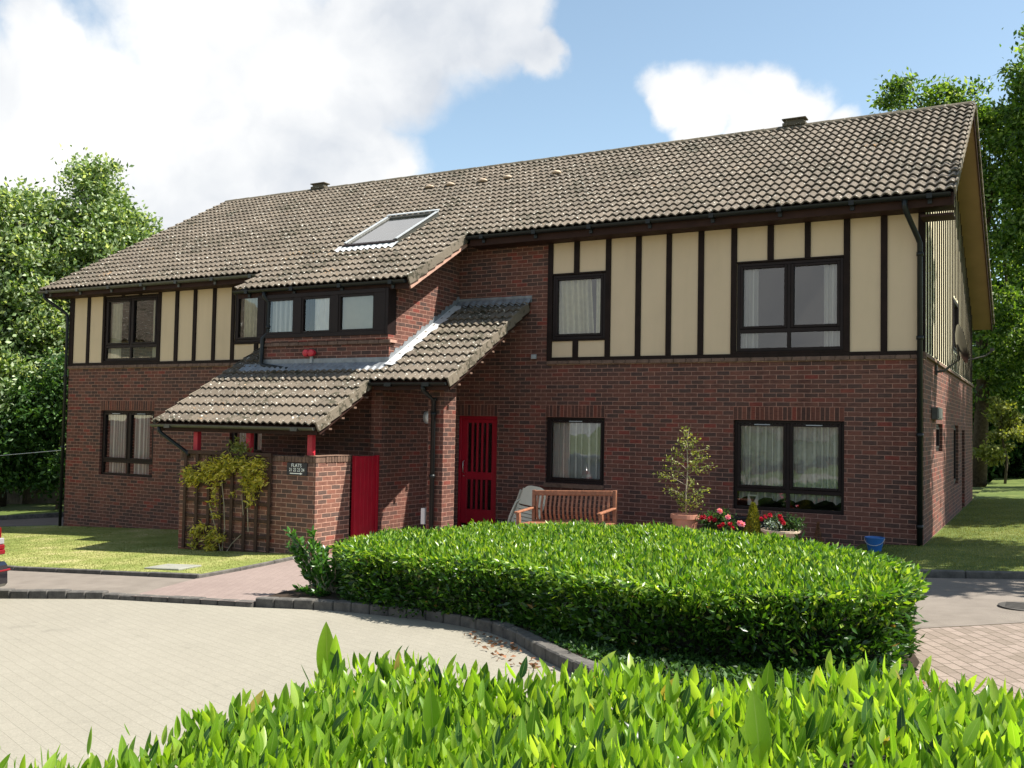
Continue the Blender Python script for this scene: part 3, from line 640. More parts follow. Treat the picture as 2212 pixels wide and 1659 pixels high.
mb = MB(); mb.box(-9.62, DY+.03, dz0+.08, -8.80, DY+.035, dz1-.07); mb.build('blind', M['blindm'], wb)  # pale sheet added in place of the white wall behind the pane
curtain_mesh(frameU('Y', DY, -1), -11.25, -10.68, dz0+.06, dz1-.05, -.0, .01, .1, 4).build('curtain', M['sheer'], wb, smooth=True)
curtain_mesh(frameU('Y', DY-.05, -1), -10.22, -9.76, dz0+.06, dz1-.05, .05, .006, .12, 5).build('curtain', M['white'], wb, smooth=True)  # white sheet stands in for a sunlit white reveal
# room behind the bay windows
mb = MB(); mb.box(-11.4, -.4, 3.2, -8.8, -.35, 5.1); mb.build('inner_wall', M['blindm'], B)
# ---- gable end (X=0)
GB = 11.6; BT = .459; YR = -OE+LR*CO; ZR = ZE+LR*SI
g1 = (1.95, 3.2, 1.6, 2.1); g2 = (5.65, 6.9, .85, 2.1); g3 = (7.9, 8.8, -.4, 2.0)
wall('gable_wall', 'X', 0, .281, GB, -.45, 3.12, [g1, g2, g3], out=1)
gu = (5.53, 6.8, 3.62, 4.74)
wall('gable_cladding', 'X', .0, .201, GB, 3.2, 5.0, [gu], out=1, m=M['cream_clad'], th=.2)
def rz(y): return ZR+(y-YR)*TAN if y < YR else ZR-(y-YR)*BT
mb = MB(); ys = [.201, 1.5, 3, YR, 6, 8, 10, GB]
for a, b in zip(ys, ys[1:]): mb.quad((0, a, 5.0), (0, b, 5.0), (0, b, max(5.0, rz(b)-.12)), (0, a, max(5.0, rz(a)-.12)))
mb.build('gable_cladding', M['cream_clad'], B)
for (ga, gb_) in ((.05, GB),):
    n = 29
    mb = MB()
    for i in range(n):
        y = ga+(gb_-ga)*i/n
        if gu[0]-.05 < y < gu[1]+.02:
            mb.box(-.001, y, 3.21,   .020, y+.05, gu[2]-.03); mb.box(-.001, y, gu[3]+.03,   .020, y+.05, rz(y)-.14)
        else: mb.box(-.001, y, 3.21,   .020, y+.05, rz(y)-.14 if rz(y)-.14 > 3.3 else 3.3)
    tg = mb.build('cladding_battens', M['timber'], B); tag(tg, None, None, None)
mb = MB()
n = 50
for i in range(n):
    a = -.04+(GB+.04)*i/n+.003; b = -.04+(GB+.04)*(i+1)/n-.003
    mb.hexa([(-.05, a, 3.12), (.045, a, 3.12), (.045, b, 3.12), (-.05, b, 3.12), (-.05, a, 3.195), (.03, a, 3.19), (.03, b, 3.19), (-.05, b, 3.195)])
mb.build('string_course', M['band'], B, bevel=.006)
window('X', 0, 1, *g1, cols=1, vents=False); window('X', 0, 1, *g2, cols=1, vents=False); window('X', 0, 1, *gu, cols=1, recess=0, vents=False)
mb = MB(); mb.box(-.2, 7.9, -.4, -.12, 8.8, 2.0); sd = mb.build('side_door', M['timber'], B); mb = MB(); mb.box(-.12, 8.0, .9, -.09, 8.03, 1.1); mb.build('handle', M['steel'], sd)
# ---- remaining walls (rear and left end)
mb = MB(); mb.box(XL+.01, GB-.28, -1.4, -.29, GB, 4.75); mb.build('rear_wall', M['brick'], B)
mb = MB()
for (x, fl) in ((XL, 0), (XL+.28, 1)):
    pts = [(x, LY+.0, -1.1), (x, LY, 4.80), (x, YR, ZR-.12), (x, GB, rz(GB)-.15), (x, GB, -1.4)]
    mb.poly(pts if not fl else pts[::-1])
mb.build('end_wall', M['brick'], B)
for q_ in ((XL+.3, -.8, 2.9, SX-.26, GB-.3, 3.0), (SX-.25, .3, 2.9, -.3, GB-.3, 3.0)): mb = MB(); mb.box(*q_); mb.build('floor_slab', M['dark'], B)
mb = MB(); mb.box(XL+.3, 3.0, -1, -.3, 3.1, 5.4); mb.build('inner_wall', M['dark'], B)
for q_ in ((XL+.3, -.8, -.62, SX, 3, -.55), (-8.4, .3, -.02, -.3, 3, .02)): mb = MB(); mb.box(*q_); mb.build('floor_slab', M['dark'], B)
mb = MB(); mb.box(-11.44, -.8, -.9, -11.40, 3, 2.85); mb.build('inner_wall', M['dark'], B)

# ---- roof tiles
def tiles(name, x0, x1, k0, k1, y0, z0, ang=P30, gauge=GA, parent=B, m=None, lastlen=None, amp=.021, sgn=1, xa=.48, seed=1):
    """courses k0..k1-1 measured up the slope from the line (y0,z0); rolls 0.15 m wide; a real corrugated sheet per course"""
    r = np.random.default_rng(seed); pr = .15
    step = pr/10.; n0 = math.floor((x0-xa)/step)-0; n1 = math.ceil((x1-xa)/step)
    X_ = np.clip(xa+np.arange(n0, n1+1)*step, x0, x1); X_ = np.unique(np.round(X_, 5))
    ph = ((X_-xa)/pr) % 1.0
    prof = amp*2*np.power(.5+.5*np.cos(2*np.pi*(ph-.5)), .8)
    ti = np.floor((X_-xa)/(2*pr)+1e-6).astype(int); ti -= ti.min()
    nx = len(X_); V = []; F_ = []; UV = []; c, s = math.cos(ang), math.sin(ang)
    for k in range(k0, k1):
        L = gauge if (lastlen is None or k < k1-1) else lastlen
        js = r.normal(0, .0035, ti.max()+1)[ti]; jh = np.abs(r.normal(0, .0025, ti.max()+1))[ti]
        rows = [(k*gauge-.006, .040-.022, True), (k*gauge-.006, .040, False), (k*gauge+.012, .0405, False), (k*gauge+L*.5, .022, False), (k*gauge+L+.02, .003, False)]
        base = len(V)
        for (ss, hh, under) in rows:
            h = prof+hh+(jh if hh > .03 else 0); q = ss+(js if hh > .015 else 0)
            if under: h = prof*.9+hh+jh
            yy = y0+sgn*(q*c-h*s); zz = z0+q*s+h*c
            V.append(np.stack([X_, yy, zz], 1)); UV.append(np.stack([(X_-xa)/(2*pr), np.full(nx, k+.5)], 1))
    V = np.concatenate(V); UV = np.concatenate(UV); nr = V.shape[0]//nx
    idx = np.arange(nx-1); fs = []
    for row in range(nr-1):
        if (row+1) % 5 == 0: continue
        a = row*nx+idx; q = np.stack([a, a+1, a+1+nx, a+nx], 1); fs.append(q if sgn > 0 else q[:, ::-1])
    fs = np.concatenate(fs)
    mb = MB(); mb.v = V; mb.f = fs.tolist()
    o = mb.build(name, m or M['tile'], parent, uvs=UV, smooth=False)
    return o
XV = .48; XDR = -8.07; XDL = -12.2; XVL = -19.4
NR = 17; LL = LR-NR*GA
tiles('roof_tiles', XVL, XV, 0, 18, -OE, ZE, lastlen=LL+.0, seed=3)
tiles('roof_tiles', XVL, XDR, -4, 0, -OE, ZE, seed=4)
tiles('roof_tiles', XDL, XDR, -7, -4, -OE, ZE, seed=5)
bang = math.atan(BT); blen = (11.95-YR)/math.cos(bang)
mb = MB()
for k in range(24):
    s0 = blen*k/24; s1 = blen*(k+1)/24
    y_a, y_b = YR+s0*math.cos(bang), YR+s1*math.cos(bang); za, zb_ = ZR-s0*math.sin(bang), ZR-s1*math.sin(bang)
    mb.hexa([(XVL, y_a, za), (XV, y_a, za), (XV, y_b, zb_), (XVL, y_b, zb_), (XVL, y_a, za+.035), (XV, y_a, za+.035), (XV, y_b, zb_+.06), (XVL, y_b, zb_+.06)])
mb.build('rear_roof_tiles', M['tile'], B)
# underlay and soffits close the roof from below
def slab(name, m, x0, x1, s0, s1, top=-.015, th=.03, y0=-OE, z0=ZE):
    mb = MB(); P = lambda s, h: (y0+s*CO-h*SI, z0+s*SI+h*CO)
    a, b = P(s0, top), P(s1, top); c_, d_ = P(s0, top-th), P(s1, top-th)
    mb.hexa([(x0, c_[0], c_[1]), (x1, c_[0], c_[1]), (x1, d_[0], d_[1]), (x0, d_[0], d_[1]), (x0, a[0], a[1]), (x1, a[0], a[1]), (x1, b[0], b[1]), (x0, b[0], b[1])])
    return mb.build(name, m, B)
slab('roof_deck', M['fascia'], XVL+.04, XV-.03, .02, LR-.03)
slab('roof_deck', M['fascia'], XVL+.04, XDR-.03, -4*GA+.02, .02, top=-.017)
slab('roof_deck', M['fascia'], XDL+.03, XDR-.032, -7*GA+.02, -4*GA+.02, top=-.019)
# gable soffits (both slopes) and barge boards
mb = MB()
def gq(y_, off): return rz(y_)+off
for a, b in ((-.40, YR), (YR, 11.92)):
    mb.hexa([(.0, a, gq(a, -.17)), (XV-.05, a, gq(a, -.17)), (XV-.05, b, gq(b, -.17)), (.0, b, gq(b, -.17)), (.0, a, gq(a, -.15)), (XV-.05, a, gq(a, -.15)), (XV-.05, b, gq(b, -.15)), (.0, b, gq(b, -.15))])
mb.build('gable_soffit', M['soffit'], B)
mb = MB()
for a, b in ((-.43, YR-.002), (YR+.002, 11.95)):
    mb.hexa([(XV-.052, a, gq(a, -.20)), (XV-.022, a, gq(a, -.20)), (XV-.022, b, gq(b, -.20)), (XV-.052, b, gq(b, -.20)), (XV-.052, a, gq(a, -.02)), (XV-.022, a, gq(a, -.02)), (XV-.022, b, gq(b, -.02)), (XV-.052, b, gq(b, -.02))])
mb.build('barge_board', M['fascia'], B)
mb = MB(); mb.box(-.002, -.445, 5.20, XV-.03, -.02, 5.235); mb.build('boxed_eaves_end', M['fascia'], B)
# verge tiles
def verge(name, x, k0, k1, y0=-OE, z0=ZE, w=.03, drop=.125, side=1, lastlen=None, gauge=GA, m=None):
    mb = MB()
    for k in range(k0, k1):
        L = gauge if (lastlen is None or k < k1-1) else lastlen
        s0 = k*gauge-.012+random.uniform(-.004, .004); s1 = k*gauge+L-.004
        P = lambda s, h: (y0+s*CO-h*SI, z0+s*SI+h*CO)
        b0, b1 = P(s0, -drop+.03), P(s1, -drop+.0); t0, t1 = P(s0, .078), P(s1, .046)
        xa_, xb_ = (x, x+w*side) if side > 0 else (x-w, x)
        mb.hexa([(xa_, b0[0], b0[1]), (xb_, b0[0], b0[1]), (xb_, b1[0], b1[1]), (xa_, b1[0], b1[1]), (xa_, t0[0], t0[1]), (xb_, t0[0], t0[1]), (xb_, t1[0], t1[1]), (xa_, t1[0], t1[1])])
    return mb.build(name, m or M['verge'], B, bevel=.006)
verge('verge_tiles', XV-.02, 0, 18, lastlen=LL, drop=.07); verge('verge_tiles', XDR-.03, -7, 0)
verge('verge_tiles', XVL, -4, 18, side=-1, drop=.06, lastlen=LL, w=.02)
mb = MB(); n = 30
for i in range(n):
    y_a = YR+.05+(11.9-YR)*i/n; y_b = y_a+(11.9-YR)/n*.93
    mb.hexa([(XV-.01, y_a, gq(y_a, -.05)), (XV+.025, y_a, gq(y_a, -.05)), (XV+.025, y_b, gq(y_b, -.03)), (XV-.01, y_b, gq(y_b, -.03)), (XV-.01, y_a, gq(y_a, .05)), (XV+.025, y_a, gq(y_a, .05)), (XV+.025, y_b, gq(y_b, .08)), (XV-.01, y_b, gq(y_b, .08))])
mb.build('rear_verge_tiles', M['verge'], B)
# barge strips under the projecting verges
def strip(x0, x1, s0, s1, y0, z0, top, bot, m, name='barge_board'):
    mb = MB(); P = lambda s, h: (y0+s*CO-h*SI, z0+s*SI+h*CO)
    a, b, c_, d_ = P(s0, top), P(s1, top), P(s0, bot), P(s1, bot)
    mb.hexa([(x0, c_[0], c_[1]), (x1, c_[0], c_[1]), (x1, d_[0], d_[1]), (x0, d_[0], d_[1]), (x0, a[0], a[1]), (x1, a[0], a[1]), (x1, b[0], b[1]), (x0, b[0], b[1])]); return mb.build(name, m, B)
strip(XDR-.06, XDR-.03, -7*GA+.02, -.02, -OE, ZE, -.06, -.19, M['faded'])
strip(XDL-.0, XDL+.03, -7*GA+.02, -4*GA, -OE, ZE, -.03, -.17, M['fascia'])
slab('gable_soffit', M['soffit'], SX-.0, XDR-.06, -7*GA+.05, -.06, top=-.12, th=.02)
# ridge tiles
mb = MB(); nrt = 44
for i in range(nrt):
    a = XVL+(XV-XVL)*i/nrt+.002; b = XVL+(XV-XVL)*(i+1)/nrt-.004; r_ = .125+random.uniform(-.003, .003); prev = None
    ring = [(YR+r_*math.cos(t)*1.0, ZR-.045+r_*.95*math.sin(t)) for t in [math.pi*j/8 for j in range(9)]]
    n = len(mb.v); mb.v += [(a, y, z) for y, z in ring]+[(b, y, z+.006) for y, z in ring]
    for j in range(8): mb.f.append((n+j, n+9+j, n+10+j, n+j+1))
    mb.f.append(tuple(n+j for j in range(9))); mb.f.append(tuple(n+17-j for j in range(9)))
mb.build('ridge_tiles', M['ridge'], B)
for xc in (-15.87, -2.95):
    mb = MB(); mb.box(xc-.24, YR-.12, ZR+.04, xc+.24, YR+.12, ZR+.11); mb.box(xc-.2, YR-.09, ZR+.11, xc+.2, YR+.09, ZR+.17); mb.box(xc-.25, YR-.13, ZR+.17, xc+.25, YR+.13, ZR+.20); mb.build('ridge_vent', M['ridge'], B, bevel=.008)
# fascias, gutters
def halfpipe(mb, x0, x1, y, z, r=.062, n=8):
    nx = 2; base = len(mb.v)
    for x in (x0, x1):
        for rr in (r, r-.006):
            for k in range(n+1):
                a = math.pi+math.pi*k/n; mb.v.append((x, y+rr*math.cos(a), z+rr*math.sin(a)))
    q = n+1
    for k in range(n):
        mb.f.append((base+k, base+2*q+k, base+2*q+k+1, base+k+1)); mb.f.append((base+q+k+1, base+3*q+k+1, base+3*q+k, base+q+k))
        mb.f.append((base+k, base+k+1, base+q+k+1, base+q+k)); mb.f.append((base+2*q+k+1, base+2*q+k, base+3*q+k, base+3*q+k+1))
    mb.f.append((base, base+q, base+3*q, base+2*q)); mb.f.append((base+n, base+2*q+n, base+3*q+n, base+q+n))
    for x in (x0, x1): mb.poly([(x, y+r*math.cos(math.pi+math.pi*k/n), z+r*math.sin(math.pi+math.pi*k/n)) for k in range(n+1)])
def eaves(x0, x1, k, wally, y0=-OE, z0=ZE, fh=.17, gm='plastic', brk=1.0, soff=True, ext=0):
    s = k*GA; ye = y0+s*CO; ze = z0+s*SI
    mb = MB(); mb.box(x0+.03, ye+.03, ze-fh, x1-.03, ye+.055, ze-.005); mb.build('fascia', M['fascia'], B)
    if soff: mb = MB(); mb.box(x0+.03, ye+.055, ze-fh, x1-.03, wally-.002, ze-fh+.018); mb.build('soffit', M['fascia'], B)
    mb = MB(); halfpipe(mb, x0+ext, x1-.06, ye-.035, ze-.015); gt = mb.build('gutter', M[gm], B)
    n = max(1, int((x1-x0)/brk))
    for i in range(n):
        mb = MB(); xx = x0+.35+(x1-x0-.7)*i/max(1, n-1); mb.box(xx-.035, ye-.10, ze-.085, xx+.035, ye+.03, ze-.075); mb.box(xx-.03, ye-.0, ze-.15, xx+.03, ye+.03, ze-.07)
        mb.box(xx-.04, ye-.101, ze-.083, xx+.04, ye-.097, ze-.01)
        mb.build('gutter_bracket', M[gm], gt)
    return ye, ze
eR = eaves(XDR+.02, XV, 0, WY, fh=.19)
eL = eaves(XVL, XDL+.0, -4, LY, fh=.16, gm='gutterg')
eD = eaves(XDL, XDR, -7, DY, fh=.16, gm='plastic')
# ---- skylight
def rp(x, s, h): return (x, -OE+s*CO-h*SI, ZE+s*SI+h*CO)
s0, s1 = (-.57+OE)/CO, (.90+OE)/CO; x0, x1 = -10.9, -9.6
sk = MB()
def rbox(mb, x0, x1, s0, s1, h0, h1):
    mb.hexa([rp(x0, s0, h0), rp(x1, s0, h0), rp(x1, s1, h0), rp(x0, s1, h0), rp(x0, s0, h1), rp(x1, s0, h1), rp(x1, s1, h1), rp(x0, s1, h1)])
for a in ((x0, x0+.09, s0, s1), (x1-.09, x1, s0, s1), (x0+.09, x1-.09, s1-.1, s1)): rbox(sk, *a, .0, .13)
skl = sk.build('skylight', M['gutterg'], B, bevel=.005)
mb = MB(); rbox(mb, x0-.01, x1+.01, s0-.09, s0, .02, .12); mb.build('bottom_rail', M['frame'], skl)
mb = MB()
rbox(mb, x0-.02, x0+.035, s0, s1, .131, .15); rbox(mb, x1-.035, x1+.02, s0, s1, .131, .15); rbox(mb, x0-.02, x1+.02, s1-.03, s1+.05, .151, .17); mb.build('capping', M['grey'], skl)
mb = MB(); mb.quad(rp(x0+.05, s0, .105), rp(x1-.05, s0, .105), rp(x1-.05, s1-.05, .105), rp(x0+.05, s1-.05, .105)); mb.build('pane', glass_mat('skylight_glass', 2.4, (.9, .92, .95)), skl)
mb = MB(); rbox(mb, x0+.06, x0+.5, s0+.02, s0+.6, .02, .045); rbox(mb, x0+.5, x1-.05, s0+.02, s1-.1, .02, .04); mb.build('blind', M['blindm'], skl)  # pale slabs under the glass imitate reflected sky
mb = MB()
n = 60
for i in range(n):
    xa_ = x0-.12+(x1-x0+.2)*i/n; xb_ = x0-.12+(x1-x0+.2)*(i+1)/n
    hh = lambda x: .045+.042*(.5+.5*math.cos(2*math.pi*((x-.48)/.15-.5)))
    mb.quad(rp(xa_, s0-.26, hh(xa_)), rp(xb_, s0-.26, hh(xb_)), rp(xb_, s0-.05, .095), rp(xa_, s0-.05, .095))
lead_b = plain('bright_lead', (.46, .47, .47), .4, .12, 9, .5)
mb.build('flashing', lead_b, skl)
# moss lumps
for (x, s) in ((-11.323, 4.05), (-10.712, 4.02), (-9.798, 4.0), (-9.151, 4.02), (-7.847, 3.9)):
    mb = MB(); c = rp(x, s, .075); 
    mb.lathe(c, [(.01, -.03), (.10, -.02), (.12, .0), (.09, .035), (.03, .05)], 9); mb.build('moss_clump', M['stone'], B, smooth=True)

# ---- porch roofs (one plane z = 4.28 + y tan30 )
PY, PZ = 0.0, 4.265; sU = -3.256; sLw = sU-5*GA
tiles('porch_roof_tiles', SX+.02, -6.92, -10, 0, PY, PZ-.0, lastlen=.10, seed=11, xa=-6.92) if False else None
def tiles_s(name, x0, x1, s_start, n, lastlen, seed, xa):
    return tiles(name, x0, x1, 0, n, PY+s_start*CO, PZ+s_start*SI, lastlen=lastlen, seed=seed, xa=xa)
nU = int((-.12-sU)/GA)+1; tiles_s('porch_roof_tiles', SX+.01, -6.87, sU, nU, -.12-sU-(nU-1)*GA, 11, -6.87)
sF = (-2.33)/CO; nL = 7
tiles_s('porch_roof_tiles', -12.2, SX+.012, sLw, 5, None, 12, -8.47)
tiles_s('porch_roof_tiles', -12.2, SX+.012, sLw+5*GA, 2, sF-(sLw+6*GA)-.02, 13, -8.47)
tiles_s('porch_roof_tiles', -12.2, -11.46, sLw+7*GA-.1, 4, .2, 14, -8.47)
def pslab(x0, x1, a, b, top=-.017, th=.03, m='fascia'): return slab('porch_deck', M[m], x0, x1, a, b, top, th, PY, PZ)
pslab(SX, -6.9, sU+.02, -.02); pslab(-12.17, SX, sLw+.02, sF, top=-.019); pslab(-12.17, -11.46, sF, -1.12/CO, top=-.021)
verge('verge_tiles', -6.90, 0, nU, PY+sU*CO, PZ+sU*SI, lastlen=-.12-sU-(nU-1)*GA)
verge('verge_tiles', -8.50, 0, 5, PY+sLw*CO, PZ+sLw*SI)
verge('verge_tiles', -12.2, 0, 10, PY+sLw*CO, PZ+sLw*SI, side=-1, drop=.05, w=.02)
strip(-6.93, -6.905, sU+.02, -.02, PY, PZ, -.06, -.17, M['fascia']); strip(-8.53, -8.505, sLw+.02, sU, PY, PZ, -.06, -.17, M['fascia']); strip(-12.19, -12.16, sLw+.02, -1.2, PY, PZ, -.03, -.14, M['fascia'])
mb = MB()
for i in range(7):
    s = sU+.25+i*.42; p = (-6.885, PY+s*CO+.095, PZ+s*SI-.165); mb.box(p[0]-.02, p[1]-.035, p[2]-.015, p[0]+.02, p[1]+.035, p[2]+.015)
for i in range(4):
    s = sLw+.25+i*.36; p = (-8.485, PY+s*CO+.095, PZ+s*SI-.165); mb.box(p[0]-.02, p[1]-.035, p[2]-.015, p[0]+.02, p[1]+.035, p[2]+.015)
mb.build('verge_clip', M['band'], B)
def peaves(x0, x1, s, gm, wally, brk=1.3):
    ye, ze = PY+s*CO, PZ+s*SI
    mb = MB(); mb.box(x0+.03, ye+.03, ze-.14, x1-.03, ye+.055, ze-.005); mb.build('fascia', M['fascia'], B)
    mb = MB(); halfpipe(mb, x0-.03, x1-.03, ye-.035, ze-.02, .055); gt = mb.build('gutter', M[gm], B)
    n = max(2, int((x1-x0)/brk))
    for i in range(n):
        mb = MB(); xx = x0+.4+(x1-x0-.8)*i/(n-1); mb.box(xx-.07, ye-.095, ze-.085, xx+.07, ye+.03, ze-.075); mb.box(xx-.07, ye-.097, ze-.083, xx+.07, ye-.091, ze-.02)
        mb.build('gutter_bracket', M[gm], gt)
    return ye, ze
ye1, ze1 = peaves(-12.2, -8.49, sLw, 'gutterg', 0); ye2, ze2 = peaves(-8.45, -6.88, sU, 'plastic', 0)
# porch beam on the posts
mb = MB(); mb.box(-12.1, -3.97, 1.72, -8.55, -3.87, 1.84); mb.build('porch_beam', M['fascia'], B)
# flashings
def pp_(x, s, h): return (x, PY+s*CO-h*SI, PZ+s*SI+h*CO)
def apron(x0, x1, s_lo, s_hi, h_hi, xa, name='flashing', step=.015):
    mb = MB(); n = int((x1-x0)/step)
    for i in range(n):
        a = x0+(x1-x0)*i/n; b = x0+(x1-x0)*(i+1)/n; hh = lambda x: .030+.045*(.5+.5*math.cos(2*math.pi*((x-xa)/.15-.5)))
        hm = lambda x: .05+.030*(.5+.5*math.cos(2*math.pi*((x-xa)/.15-.5)))
        sm = (s_lo+s_hi)/2
        mb.quad(pp_(a, s_lo, hh(a)), pp_(b, s_lo, hh(b)), pp_(b, sm, hm(b)), pp_(a, sm, hm(a))); mb.quad(pp_(a, sm, hm(a)), pp_(b, sm, hm(b)), pp_(b, s_hi, h_hi), pp_(a, s_hi, h_hi))
    return mb.build(name, M['lead'], B, smooth=True)
apron(-11.9, SX+.05, sF-.24, sF+.055, .075, -8.47)
mb = MB(); mb.box(-11.46, DY-.012, 2.98, SX+.012, DY-.002, 3.10); mb.build('flashing', M['lead'], B)
apron(SX+.02, -6.86, -.20, .0, .09, -6.87)
mb = MB(); mb.box(SX+.005, -.016, 4.27, -6.86, -.004, 4.40); mb.build('flashing', M['lead'], B)
mb = MB()      # stepped flashing up the side wall
for i in range(17):
    y0_ = DY-.01+i*.1345; zt_ = PZ+(y0_)*TAN+.24+.02*math.sin(i*2.1)
    y1_ = y0_+.150; n = len(mb.v)
    mb.poly([(SX+.008+.0012*i % .003, y0_, PZ+y0_*TAN+.03), (SX+.008, y1_, PZ+y1_*TAN+.03), (SX+.012, y1_+.005, zt_+.012), (SX+.012, y0_+.055, zt_-.0), (SX+.010, y0_, zt_-.11)])
mb.build('flashing', M['lead'], B)
mb = MB()
n = 30
for i in range(n):
    a = sF-.05+(-.1-sF)*i/n; b = sF-.05+(-.1-sF)*(i+1)/n
    wv = lambda s: .035*math.sin(s*14)
    mb.quad(pp_(SX+.005, a, .085), pp_(SX+.19+wv(a), a, .062), pp_(SX+.19+wv(b), b, .062), pp_(SX+.005, b, .085))
mb.build('flashing', lead_b, B)
# ---- pier, posts, store
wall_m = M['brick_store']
mb = MB(); mb.box(-7.55, -2.40, -.45, -7.24, -2.02, 2.62); mb.build('pier', M['brick'], B)
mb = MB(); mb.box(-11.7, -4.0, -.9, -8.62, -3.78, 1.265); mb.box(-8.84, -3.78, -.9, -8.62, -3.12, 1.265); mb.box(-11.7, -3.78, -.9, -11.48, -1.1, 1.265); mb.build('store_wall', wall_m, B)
mb = MB(); k = 41
for i in range(k):
    a = -11.71+(3.10)*i/k+.003; b = -11.71+3.10*(i+1)/k-.003; j = random.uniform(-.004, .004); mb.box(a, -4.012+j, 1.268, b, -3.77, 1.368+j*.5)
for i in range(9):
    a = -3.765+.64*i/9+.003; b = -3.765+.64*(i+1)/9-.003; mb.box(-8.85, a, 1.268, -8.608+random.uniform(-.004, .004), b, 1.37)
for i in range(35):
    a = -3.765+2.66*i/35+.003; b = -3.765+2.66*(i+1)/35-.003; mb.box(-11.71, a, 1.268, -11.47, b, 1.368)
mb.build('coping', M['band'], B, bevel=.008)
mb = MB(); mb.box(-8.86, -4.02, 1.372, -8.60, -3.11, 1.385); mb.build('coping', M['band'], B, bevel=.004)
for x in (-11.40, -10.15, -8.80):
    mb = MB(); mb.box(x-.05, -3.96, 1.369 if x < -9 else 1.386, x+.05, -3.87, 1.72); mb.build('post', M['redpost'], B, bevel=.004)
# gate and its frame
mb = MB(); mb.box(-8.60, -3.10, -.35, -8.53, -3.03, 1.37); mb.box(-8.60, -2.50, -.35, -8.53, -2.44, 1.37)
gt = mb.build('gate', M['red'], B, bevel=.003)
mb = MB()
for i in range(5):
    a = -3.03+.53*i/5; mb.box(-8.585, a+.002, -.33, -8.555, a+.53/5-.002, 1.36)
mb.build('boards', M['red'], gt, bevel=.003)
# entrance door
mb = MB(); X0, X1 = hD[0], hD[1]; y_ = .09
for a in ((X0+.002, X0+.05, -.15, 2.098), (X1-.05, X1-.002, -.15, 2.098), (X0+.05, X1-.05, 2.04, 2.098)): mb.box(a[0], y_-.03, a[2], a[1], y_+.06, a[3])
door = mb.build('entrance_door', M['red'], B, bevel=.003)
mb = MB()
for a in ((X0+.055, X0+.18, 0, 2.035), (X1-.165, X1-.055, 0, 2.035), (X0+.18, X1-.165, 1.965, 2.035), (X0+.18, X1-.165, .86, 1.005), (X0+.18, X1-.165, -.02, .28)): mb.box(a[0], y_-.0, a[2], a[1], y_+.045, a[3])
nb_ = 4; wdt = (X1-.165)-(X0+.18)
for i in range(1, nb_+1):
    xx = X0+.18+wdt*i/(nb_+1); mb.box(xx-.018, y_-.004, 1.005, xx+.018, y_+.04, 1.965); mb.box(xx-.018, y_-.004, .28, xx+.018, y_+.04, .86)
mb.build('door_leaf', M['red'], door, bevel=.003)
mb = MB(); mb.quad((X0+.17, y_+.03, .27), (X1-.16, y_+.03, .27), (X1-.16, y_+.03, 1.98), (X0+.17, y_+.03, 1.98)); mb.build('pane', M['glass'], door)
mb = MB(); mb.tube([(X0+.115, y_-.002, .98), (X0+.115, y_-.05, 1.0), (X0+.115, y_-.05, 1.2), (X0+.115, y_-.002, 1.22)], .010, 8); mb.lathe((X0+.115, y_-.01, .92), [(.018, -.004), (.018, .004)], 10); mb.build('handle', M['steel'], door, smooth=True)
# door recess step
mb = MB(); mb.box(-8.47, -.9, gz(-8, 0), -7.4, -.0, gz(-8, .14)); mb.build('doorstep', M['concrete'], B, bevel=.01)
# ---- downpipes
def pipe(name, pts, r=.036, m='plastic', clips=()):
    mb = MB(); mb.tube(pts, r, 10)
    for c in clips: mb.lathe((c[0], c[1], c[2]), [(r+.010, -.03), (r+.012, 0), (r+.010, .03)], 12)
    return mb.build(name, M[m], B, smooth=True)
yg, zg = eR
pipe('downpipe', [(-.22, yg-.035, zg-.06), (-.22, yg-.035, zg-.17), (-.20, yg, zg-.25), (-.07, -.12, zg-.60), (-.045, -.075, zg-.68), (-.045, -.075, -.02)], .042, clips=[(-.045, -.075, 3.4), (-.045, -.075, 1.9), (-.045, -.075, .5), (-.045, -.075, 4.7)])
yg, zg = eL
pipe('downpipe', [(-19.22, yg-.035, zg-.06), (-19.22, yg-.035, zg-.16), (-19.2, yg, zg-.2), (-18.93, LY-.06, zg-.52), (-18.89, LY-.05, zg-.62), (-18.89, LY-.05, gz(-18.9, .05))], .036, clips=[(-18.89, LY-.05, 2.9), (-18.89, LY-.05, 1.2)])
yg, zg = eD
pipe('downpipe', [(-11.42, yg-.035, zg-.06), (-11.42, yg-.035, zg-.15), (-11.36, yg+.03, zg-.26), (-11.36, yg+.04, 3.62), (-11.44, yg-.02, 3.5), (-11.46, yg-.03, 3.04), (-11.40, yg-.05, 2.985), (-10.72, yg-.10, 2.90)], .042, clips=[(-11.36, yg+.04, 3.72)])
pipe('downpipe', [(-12.05, ye1-.035, ze1-.06), (-12.05, ye1-.035, ze1-.14), (-12.0, ye1-.0, ze1-.2), (-11.5, -4.06, ze1-.50), (-11.47, -4.05, ze1-.56), (-11.47, -4.05, 1.40)], .034)
pipe('downpipe', [(-7.36, ye2-.035, ze2-.06), (-7.36, ye2-.035, ze2-.15), (-7.40, -2.47, ze2-.30), (-7.40, -2.465, -.1)], .040, clips=[(-7.40, -2.465, 2.1), (-7.40, -2.465, 1.05), (-7.40, -2.465, 2.35)])

